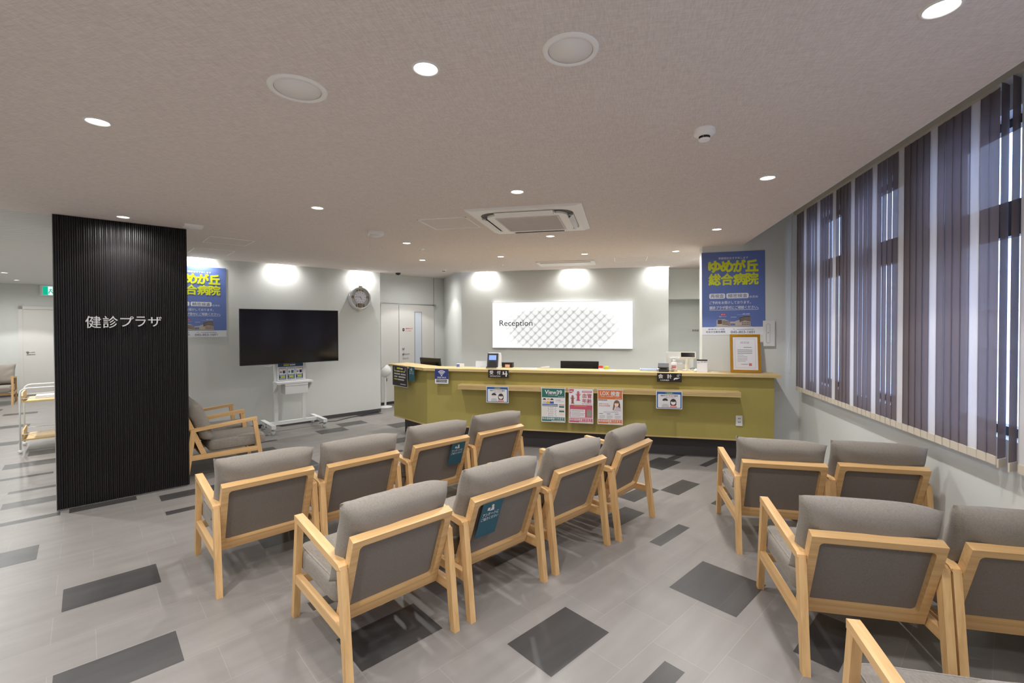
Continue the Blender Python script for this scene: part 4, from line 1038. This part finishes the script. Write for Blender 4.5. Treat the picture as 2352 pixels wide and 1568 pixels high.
# ------------------------------------------------------------------ television and its stand
PT = -7.43
tv = empty('television', TP(1.585, PT-.02, 1.052), RZ_TV, 'large black flat television switched off, on the white wheeled stand', 'television')
w, h = 1.395, .812
b = MB(); b.box(0, w, 0, .045, 0, h); b.build('case', BLACKP, tv, .004)
b = MB(); b.box(.008, w-.008, -.003, -.0005, .016, h-.008); b.build('screen', SCREEN, tv)
b = MB(); b.box(w*.30, w*.70, .0455, .075, .08, .50); b.box(w/2-.02, w/2+.02, -.004, 0, .004, .012); b.build('back_housing', BLACKP, tv)
st = empty('television_stand', TP(2.09, -7.70), RZ_TV, 'white steel television stand on castors in front of the wall', 'television stand')
Wst = .80
b = MB(); b.box(.0, .05, -.018, .022, .125, 1.70); b.build('post', WHITEM, st, .003)
b = MB(); b.box(.405, .455, -.018, .022, .125, 1.70); b.build('post', WHITEM, st, .003)
b = MB(); b.box(-.12, .685, -.025, .025, .095, .145); b.build('cross_bar', WHITEM, st, .003)
def leg(x, tag_):
    b = MB(); b.box(x-.03, x+.03, -.30, .30, .094, .146); b.build('base_arm', WHITEM, st, .004)
    for y in (-.26, .26):
        c = MB()
        M = Matrix.Translation((x, y, .036)) @ Matrix.Rotation(radians(28), 4, 'Z') @ Matrix.Rotation(pi/2, 4, 'X')
        c.lathe([(0, -.011), (.030, -.011), (.034, -.006), (.034, .006), (.030, .011), (0, .011)], None, 22, M)
        o = c.build('castor', mat('castor_rubber', (176, 180, 178), .5), st)
        c = MB(); c.tube([(x, y, .062), (x, y, .096)], .011, None, 10); c.box(x-.019, x+.019, y-.019, y+.019, .066, .078); c.build('castor_fork', CHROME, o)
leg(-.09, 0); leg(.655, 1)
b = MB(); b.box(-.02, .50, -.24, .0, .742, .768); b.build('shelf', WHITEM, st, .003)
for x in (-.018, .478):
    b = MB(); b.prism([(-.02, .741), (-.20, .741), (-.20, .725), (-.03, .60), (-.02, .60)], x, x+.018, 'x'); b.build('shelf_bracket', WHITEM, st)
b = MB(); b.box(.09, .42, -.235, -.02, .585, .738); b.build('drawer_box', WHITEM, st, .003)
b = MB(); b.box(.092, .418, -.238, -.2355, .705, .709); b.build('drawer_gap', mat('shadow_gap', (120, 120, 118), .6), st)
b = MB(); b.box(.02, .44, -.03, .03, 1.15, 1.19); b.box(.02, .44, -.03, .03, 1.62, 1.66); b.box(.10, .14, .0, .19, 1.2, 1.24); b.build('mount_plate', WHITEM, st)
b = MB(); b.tube([(.30, .05, .02), (.34, .12, -.03), (.42, .17, -.05), (.50, .2, -.02)], .004, None, 6); b.build('cable', WHITE, tv)
# price notice between the posts
nb = card('price_notice', TP(2.125, -7.725+.065, .775), RZ_TV, .385, .36, PAPER, 'white notice with blue header and three price boxes under the television', 'notice', None, .0015)
a = Art(); DT = mat('print_dark_teal', (38, 74, 104), .5)
a.rect(.01, .212, .365, .085, DT, 0); a.rect(.09, .258, .10, .018, LW, 1); a.rect(.20, .258, .06, .018, YEL, 1); a.rect(.09, .228, .08, .018, YEL, 1); a.rect(.18, .228, .08, .018, LW, 1)
for i, m in enumerate((INK, TG, INK)):
    x = .022+i*.122
    a.rect(x, .018, .106, .180, DT, 0); a.rect(x+.006, .092, .094, .100, PAPER, 1); a.rect(x+.018, .176, .07, .007, RS, 2)
    a.rrect(x+.054, .110, .036, .046, .006, m, 2); a.ell(x+.028, .132, .015, .018, GREYINK, 2); a.rect(x+.012, .075, .082, .008, PAPER, 1); a.rect(x+.024, .046, .066, .022, YEL, 1); a.rect(x+.010, .028, .086, .008, PAPER, 1)
a.done(nb)
cb = empty('power_cable', (0, 0, 0), 0, 'thin black power cable lying on the floor from the television stand to the wall corner', 'cable')
pts = [TP(2.80, -7.82, .006), TP(2.95, -7.84, .006), TP(3.08, -7.80, .006), TP(3.2, -7.86, .006), TP(3.4, -7.93, .006), TP(3.6, -7.96, .006), TP(3.8, -8.03, .006), TP(3.98, -8.07, .006)]
b = MB(); b.tube(pts, .005, None, 7); b.build('cable', BLACKP, cb)

# ------------------------------------------------------------------ wall clock
ck = empty('wall_clock', TP(3.622, PTV+.004, 2.115), RZ_TV, 'round silver ornamental wall clock near the right end of the television wall', 'clock')
RXY = Matrix.Rotation(pi/2, 4, 'X')
sy = Matrix.Diagonal((1, 1, 1.06, 1))
b = MB(); b.lathe([(.205, 0), (.208, .03), (.200, .052), (.178, .062), (.168, .050), (.166, .030)], None, 48, sy @ RXY); b.build('case_ring', mat('silver_ring', (206, 206, 208), .3, metal=.35, vary=.03), ck)
b = MB(); b.lathe([(.170, .032), (0, .032)], None, 48, sy @ RXY); b.build('back_plate', mat('clock_plate', (178, 182, 184), .35, metal=.3, vary=.2, scale=30), ck)
b = MB(); b.lathe([(.112, .033), (.112, .043), (.104, .046), (0, .046)], None, 40, Matrix.Translation((0, 0, .018)) @ RXY); b.build('dial', mat('dial_white', (226, 226, 238), .4, vary=.01), ck)
b = MB()
for k in range(12):
    M = Matrix.Translation((0, 0, .018)) @ Matrix.Rotation(k*pi/6, 4, 'Y'); b.box(-.003, .003, -.0475, -.0462, .080, .097, None, M)
b.build('hour_mark', INK, ck)
def hand(ang, L, wd, nm):
    b = MB(); M = Matrix.Translation((0, 0, .018)) @ Matrix.Rotation(ang, 4, 'Y'); b.box(-wd, wd, -.0505, -.0485, -.015, L, None, M); b.build(nm, INK, ck)
hand(radians(46*6), .085, .0022, 'minute_hand'); hand(radians((4+46/60)*30), .055, .0032, 'hour_hand')
b = MB()
for k, (dx, dz, r) in enumerate(((-.135, .02, .026), (.138, .02, .022), (0, .142, .022), (-.05, .135, .016), (.05, .135, .016))):
    M = Matrix.Translation((dx, 0, dz)) @ RXY; b.lathe([(r, .033), (r*.8, .041), (r*.35, .043), (0, .038)], None, 14, M)
b.build('ornament', mat('ornament_bronze', (150, 132, 96), .35, metal=.6, vary=.3, scale=60), ck)
b = MB(); b.lathe([(.042, .034), (.040, .042), (.030, .044), (0, .040)], None, 24, Matrix.Translation((0, 0, -.125)) @ RXY); b.box(-.075, -.055, -.04, -.034, -.165, -.105); b.box(.055, .085, -.04, -.034, -.165, -.105); b.build('pendulum_window', mat('pendulum_bronze', (122, 104, 84), .35, metal=.5, vary=.3, scale=70), ck)
b = MB(); b.box(-.04, .04, -.068, -.05, -.222, -.195); b.box(-.035, .035, -.066, -.05, .195, .222); b.build('maker_plate', mat('plate_pale_gold', (200, 194, 160), .35, metal=.3), ck, .004)

# ------------------------------------------------------------------ things on the counter ledge
ZL = 1.0422
cr = empty('card_reader', (-1.690, 5.985, ZL), radians(4), 'white card reader terminal with a lit blue screen on the counter', 'card reader')
b = MB(); b.box(-.085, .095, -.105, .12, 0, .018); b.build('base', WHITE, cr, .004)
b = MB(); b.prism([(-.062, .018), (.105, .018), (.095, .17), (.060, .205), (-.012, .205)], -.072, .092, 'x'); b.build('body', WHITE, cr, .006)
Mf = Matrix.Translation((0, -.066, .018)) @ Matrix.Rotation(radians(-15), 4, 'X')
b = MB(); b.box(-.075, .072, -.008, .0, .002, .190, None, Mf); b.build('front_panel', mat('reader_graphite', (46, 47, 54), .35, vary=.03), cr, .003)
b = MB(); b.box(-.052, .046, -.0105, -.0085, .098, .162, None, Mf); b.build('screen', emission('reader_screen', (150, 178, 255), 1.15), cr)
b = MB(); b.prism([(-.055, .01), (.052, .01), (.052, .06), (.03, .082), (-.033, .082), (-.055, .06)], -.0105, -.0082, 'y', None, Mf); b.build('card_slot', BLACKP, cr)
b = MB(); b.box(-.078, .062, -.118, -.066, .019, .026); b.build('card_tray', BLACKP, cr, .002)
def simple(name, loc, rz, label, cat, group=None): return empty(name, loc, rz, label, cat, group)
e = simple('receipt_tray', (-1.545, 6.13, ZL), 0, 'low black box with a pink card on its front beside the card reader', 'box')
b = MB(); b.box(-.10, .085, -.02, .07, 0, .068); b.build('case', BLACKP, e, .006)
b = MB(); b.box(-.015, .050, -.024, -.0205, .004, .042); b.build('pink_card', mat('pink_card', (236, 176, 156), .6), e)
e = simple('paper_stack', (-1.21, 6.03, ZL), radians(8), 'few loose white papers on the ledge between card reader and stapler', 'papers')
for k in range(3):
    b = MB(); b.box(-.105, .105, -.06, .06, .0008*k*2, .0008*k*2+.001, None, Matrix.Rotation(radians(6*k-5), 4, 'Z')); b.build('paper_sheet', PAPER, e)
e = simple('stapler', (-1.005, 6.05, ZL), radians(12), 'small white stapler lying on the counter ledge', 'stapler')
b = MB(); b.box(-.055, .06, -.014, .014, 0, .009); b.build('base', WHITE, e, .003)
b = MB(); b.prism([(-.055, .0095), (.06, .0095), (.066, .032), (.05, .034), (-.05, .020)], -.012, .012, 'y'); b.build('arm', WHITE, e, .003)
e = simple('paper_stack', (-.18, 6.00, ZL), radians(-4), 'flat white papers on the ledge in front of the wide black monitor', 'papers')
for k in range(2):
    b = MB(); b.box(-.10, .10, -.055, .055, .0016*k, .0016*k+.001, None, Matrix.Rotation(radians(5*k), 4, 'Z')); b.build('paper_sheet', PAPER, e)
e = simple('sticky_note_pad', (-.195, 6.125, ZL), radians(10), 'yellow-green sticky note block standing right of the wide black monitor', 'sticky notes')
b = MB(); b.box(-.028, .028, -.018, .018, 0, .040); b.build('pad', mat('note_lime', (204, 206, 74), .6), e, .001)
e = simple('tape_dispenser', (-.268, 6.13, ZL), 0, 'small red desk item at the right edge of the wide black monitor', 'tape dispenser')
b = MB(); b.box(-.03, .03, -.02, .02, .0, .016); b.build('base', WHITE, e, .002)
b = MB(); b.box(-.032, .026, -.016, .016, .0165, .046); b.build('reel', mat('reel_red', (196, 58, 54), .5), e, .006)
e = simple('document_tray', (.340, 6.07, ZL), radians(-2), 'shallow pale blue tray on the ledge left of the black payment terminal', 'tray')
b = MB(); b.box(-.10, .10, -.055, .055, 0, .006); b.build('tray_base', mat('tray_blue', (196, 208, 232), .45), e, .002)
b = MB(); b.box(-.112, .112, -.067, -.0555, .002, .022); b.box(-.112, .112, .0555, .067, .002, .022); b.box(-.112, -.1005, -.0549, .0549, .002, .022); b.box(.1005, .112, -.0549, .0549, .002, .022); b.build('tray_rim', mat('tray_blue', (196, 208, 232), .45), e, .002)
e = simple('payment_terminal', (.510, 5.985, ZL), radians(-6), 'black payment terminal with a sloping lid beside the sanitizer bottle', 'payment terminal')
b = MB(); b.prism([(-.060, 0), (.06, 0), (.06, .035), (-.05, .030), (-.066, .010)], -.058, .062, 'x'); b.build('base', BLACKP, e, .004)
b = MB(); b.prism([(-.055, .058), (.055, .098), (.058, .090), (.055, .080), (-.050, .044)], -.068, .060, 'x'); b.build('lid', mat('terminal_grey', (52, 52, 58), .4), e, .003)
b = MB(); b.box(-.045, .04, -.03, .05, .0305, .062); b.build('core', BLACKP, e, .004)
b = MB(); b.tube([(.062, 0, .01), (.10, .0, .006), (.12, .02, .005)], .004, None, 6); b.build('cable', BLACKP, e)
e = simple('sanitizer_bottle', (.640, 6.045, ZL), radians(-8), 'white pump bottle of hand sanitizer with a red printed label', 'bottle')
b = MB(); b.lathe([(0, 0), (.036, 0), (.040, .006), (.040, .090), (.034, .106), (.017, .116), (.017, .124), (0, .124)], None, 28, Matrix.Diagonal((1, .72, 1, 1))); b.build('bottle', mat('bottle_white', (232, 228, 228), .35, vary=.01), e)
b = MB(); b.lathe([(.016, .1245), (.016, .142), (.007, .146), (.007, .158), (.012, .160), (.012, .170), (0, .171)], None, 20); b.box(-.03, .0, -.007, .007, .160, .169); b.build('pump', WHITE, e)
b = MB(); rr_ = mat('label_red', (206, 92, 104), .5)
for z, wd in ((.066, .030), (.052, .026), (.040, .022), (.018, .008)): b.box(-wd, wd*.9, -.0302, -.0288, z, z+.008)
b.build('label_print', rr_, e)
e = simple('customer_display', (.800, 6.12, ZL), radians(-5), 'cream coloured customer price display on a post', 'price display')
b = MB(); b.box(-.05, .05, -.035, .045, 0, .012); b.build('foot', mat('cream_plastic', (228, 222, 204), .45), e, .004)
b = MB(); b.lathe([(.022, .012), (.020, .10), (.018, .165), (0, .165)], None, 20); b.build('post', mat('cream_plastic', (228, 222, 204), .45), e)
Mh = Matrix.Translation((.012, 0, .155)) @ Matrix.Rotation(radians(-14), 4, 'X')
b = MB(); b.box(-.095, .095, -.02, .03, .0, .082, None, Mh); b.build('display_case', mat('cream_plastic', (228, 222, 204), .45), e, .006)
b = MB(); b.box(-.082, .080, -.0225, -.0205, .016, .070, None, Mh); b.build('display_window', SCREEN, e)
b = MB(); b.tube([(.04, .08, .004), (.05, .10, .02), (.08, .11, .028), (.11, .10, .018), (.12, .09, .004)], .004, None, 7); b.build('cable', BLACKP, e)
e = simple('desk_calendar', (.965, 6.03, ZL), radians(-7), 'white desk calendar with a black top edge standing on the counter', 'calendar')
b = MB(); b.prism([(-.038, 0), (-.032, 0), (.004, .136), (-.002, .136)], -.058, .060, 'x'); b.build('front_sheet', PAPER, e)
b = MB(); b.prism([(.038, 0), (.044, 0), (.0095, .136), (.0045, .136)], -.058, .060, 'x'); b.build('back_board', mat('calendar_board', (170, 170, 168), .6), e)
b = MB(); b.box(-.060, .062, -.008, .016, .1365, .150); b.build('binding', BLACKP, e, .002)
Mc = Matrix.Translation((0, -.0392, 0)) @ Matrix.Rotation(radians(-14.7), 4, 'X')
b = MB()
for x, z, wd, m in ((-.05, .112, .02, GREYINK), (-.012, .122, .025, GREYINK), (.024, .122, .014, INK), (.042, .122, .012, RED)): b.box(x, x+wd, -.0008, -.0002, z, z+.006, m, Mc)
b.build('printed_dates', None, e)
e = simple('round_bell', (.895, 6.03, ZL), 0, 'small white round bell left of the desk calendar', 'bell')
b = MB(); b.lathe([(0, 0), (.024, 0), (.026, .008), (.024, .022), (.014, .034), (0, .037)], None, 24); b.build('bell', WHITE, e)
e = simple('paper_slip', (1.12, 6.04, ZL), radians(3), 'single white paper slip on the ledge between calendar and gilt frame', 'paper slip')
b = MB(); b.box(-.045, .045, -.025, .025, 0, .002); b.build('sheet', PAPER, e)
e = simple('leaflet_box', (-2.19, 6.06, ZL), radians(10), 'little white leaflet box with a blue front at the left of the counter', 'leaflet box')
b = MB(); b.box(-.05, .05, -.025, .025, 0, .046); b.build('box', PAPER, e, .002)
b = MB(); b.box(-.048, -.006, -.0265, -.0253, .006, .042); b.build('blue_label', mat('label_blue', (96, 118, 186), .5), e)
e = simple('acrylic_holder', (-1.88, 6.10, ZL), 0, 'clear acrylic stand behind the left side of the card reader', 'acrylic stand')
b = MB(); b.box(-.10, .05, -.002, .002, .0, .085); b.box(-.10, .05, -.04, .04, .0, .004); b.build('panel', mat('frosted_acrylic', (214, 220, 228), .25, vary=.01), e)
# monitors behind the ledge, standing on the lower desk
def monitor(loc, rz, w, h, label, top, dz=0.0, m=BLACKP, tilt=0):
    e = empty('monitor', loc, rz, label, 'monitor', None)
    M = Matrix.Translation((0, 0, top)) @ Matrix.Rotation(tilt, 4, 'X')
    b = MB(); b.box(-w/2, w/2, -.012, .018, -h, 0, None, M); b.build('case', m, e, .004)
    b = MB(); b.box(-w*.35, w*.35, -.030, -.0125, -h*.80, -h*.25, None, M); b.build('back_bulge', m, e, .008)
    b = MB()
    for k in range(5): b.box(-w*.33, w*.33, -.0325, -.0305, -h*.34-k*.014, -h*.34-k*.014+.005, None, M)
    b.build('vent', mat('vent_dark', (14, 14, 14), .6) if m is BLACKP else mat('vent_pale', (196, 196, 196), .6), e)
    b = MB(); b.box(-.03, .03, -.05, -.015, .0, top-h*.5); b.box(-.12, .12, -.10, .10, 0, .012); b.build('stand', m, e, .003)
    b = MB(); b.box(-w/2+.012, w/2-.012, .0185, .0195, -h+.02, -.012, None, M); b.build('screen', SCREEN, e)
    return e
ZD = .7305
monitor((-.577, 6.46, ZD), 0, .53, .32, 'wide black monitor seen from behind at the middle of the counter', .387)
monitor((-2.80, 6.42, ZD), radians(-24), .42, .28, 'black monitor turned at an angle at the left end of the counter', .405, tilt=radians(8))
monitor((.755, 6.50, ZD), radians(6), .355, .30, 'white monitor behind the cream price display', .525, m=WHITE)
# gilt certificate leaning on the wall stub
w, h = .335, .462
e = empty('certificate_frame', (1.287, 6.00, ZL+.004), radians(-3), 'gilt framed certificate leaning on the wall at the right end of the counter', 'certificate')
tl = radians(-9)
M = Matrix.Rotation(tl, 4, 'X')
b = MB()
t = .030
b.prism([(0, 0), (w, 0), (w-t, t), (t, t)], -.012, .008, 'y', None, M); b.prism([(0, h), (t, h-t), (w-t, h-t), (w, h)], -.012, .008, 'y', None, M)
b.prism([(0, 0), (t, t), (t, h-t), (0, h)], -.012, .008, 'y', None, M); b.prism([(w, 0), (w, h), (w-t, h-t), (w-t, t)], -.012, .008, 'y', None, M)
b.build('frame', GOLD, e, .004)
b = MB(); b.prism([(t*.55, t*.55), (w-t*.55, t*.55), (w-t*.55, h-t*.55), (t*.55, h-t*.55)], -.0055, .002, 'y', None, M); b.build('certificate_paper', mat('certificate_paper', (222, 220, 224), .12, vary=.01, coat=.6), e)
a = Art(); LA = 10; FR = mat('certificate_border', (186, 172, 172), .5)
for x, z, ww, hh in ((.055, .055, .225, .003), (.055, .405, .225, .003), (.055, .055, .003, .353), (.277, .055, .003, .353)): a.rect(x, z, ww, hh, FR, LA)
a.text('認定証', .115, .350, .100, .024, GREYINK, LA, .0)
for i, (z, x, ww) in enumerate(((.300, .150, .090), (.268, .080, .165), (.248, .080, .165), (.228, .080, .165), (.208, .080, .07), (.188, .080, .11), (.170, .080, .11), (.152, .080, .11), (.134, .080, .09))): a.rect(x, z, ww, .007 if i < 4 else .004, GREYINK, LA)
a.rect(.120, .096, .075, .006, GREYINK, LA); a.rect(.205, .080, .032, .032, mat('seal_red', (196, 110, 112), .5), LA)
if True:
    o1 = a.d.build('printed_design', None, e, normals=False); o2 = a.t.build('lettering', None, e, normals=False)
    o1.rotation_euler = o2.rotation_euler = (tl, 0, 0)
e = empty('wall_unit', (1.683, 6.149, 1.36), 0, 'white wall panel with a long oval recess right of the blue poster by the window', 'wall panel')
b = MB(); b.box(0, .127, -.03, 0, 0, .310); b.build('case', WHITE, e, .004)
a = Art(); 
b = MB()
for r0, z0 in ((.020, -.031),):
    pts = [(.052+.021*cos(x), -.031, .06+.021*sin(x)) for x in [pi+pi*k/10 for k in range(11)]]+[(.052+.021*cos(x), -.031, .25+.021*sin(x)) for x in [pi*k/10 for k in range(11)]]
    b.tube(pts+[pts[0]], .0022, None, 6)
b.build('oval_rim', mat('rim_grey', (176, 176, 180), .5), e)
b = MB(); b.box(.046, .060, -.0325, -.0302, .160, .168); b.build('indicator', GREYINK, e)

# ------------------------------------------------------------------ circulator fan in the recess
f = empty('circulator_fan', TP(4.30, -8.44), radians(-72), 'white pedestal circulator fan half hidden at the wall corner', 'fan')
b = MB(); b.lathe([(0, 0), (.135, 0), (.14, .008), (.12, .022), (.03, .035), (0, .036)], None, 36); b.build('base', WHITE, f)
b = MB(); b.lathe([(.020, .036), (.018, .46), (.026, .48), (.028, .60), (0, .60)], None, 20); b.build('pole', WHITE, f)
b = MB(); b.box(-.02, .02, .030, .034, .52, .58); b.build('control_panel', BLACKP, f, .002)
Mf = Matrix.Translation((0, 0, .72)) @ Matrix.Rotation(radians(42), 4, 'X')
b = MB(); b.lathe([(.105, .07), (.118, .05), (.122, 0), (.11, -.05), (.07, -.10), (0, -.115)], None, 36, Mf); b.build('head', WHITE, f)
b = MB(); b.lathe([(.104, .066), (.06, .078), (0, .082)], None, 30, Mf); b.build('grille', mat('fan_grille', (86, 84, 84), .5), f)

# ------------------------------------------------------------------ trolley beyond the pillar
t = empty('trolley', TP(-.625, -8.62), RZ_TV, 'white tube trolley with two wooden shelves, half behind the pillar', 'trolley')
L_, D_ = .72, .56
TW = wood('trolley_wood', (206, 178, 128), .5, 0, 16)
for y in (0, D_):
    pts = [(0, y, .035), (0, y, .76), (.012, y, .80), (.04, y, .823), (.08, y, .828), (L_-.08, y, .828), (L_-.04, y, .823), (L_-.012, y, .80), (L_, y, .76), (L_, y, .035)]
    b = MB(); b.tube(pts, .0095, None, 10); b.tube([(0, y, .70), (L_, y, .70)], .004, None, 6); b.tube([(0, y, .24), (L_, y, .24)], .004, None, 6); b.build('tube_frame', WHITEM, t)
for z in (.645, .155):
    b = MB(); b.box(.012, L_-.012, .012, D_-.012, z, z+.02); b.build('shelf', TW, t, .003)
    b = MB(); b.prism([(.013, z+.0205), (D_-.013, z+.0205), (D_-.013, z+.09), (D_-.05, z+.13), (.06, z+.13), (.013, z+.09)], .013, .028, 'x'); b.build('end_board', TW, t, .003)
for x in (0, L_):
    for y in (0, D_):
        b = MB(); b.lathe([(0, -.010), (.022, -.010), (.024, 0), (.022, .010), (0, .010)], None, 18, Matrix.Translation((x, y, .024)) @ RXY); b.build('castor', WHITE, t)
e = empty('paper_tray', TP(-.50, -8.85, .6655), RZ_TV, 'flat pale tray on the upper shelf of the trolley', 'tray')
b = MB(); b.box(0, .42, 0, .26, 0, .03); b.build('tray', mat('pale_tray', (216, 216, 220), .4), e, .004)

for o in list(COL.objects):
    if o.type == 'MESH' and not o.data.materials: o.data.materials.append(WHITE)
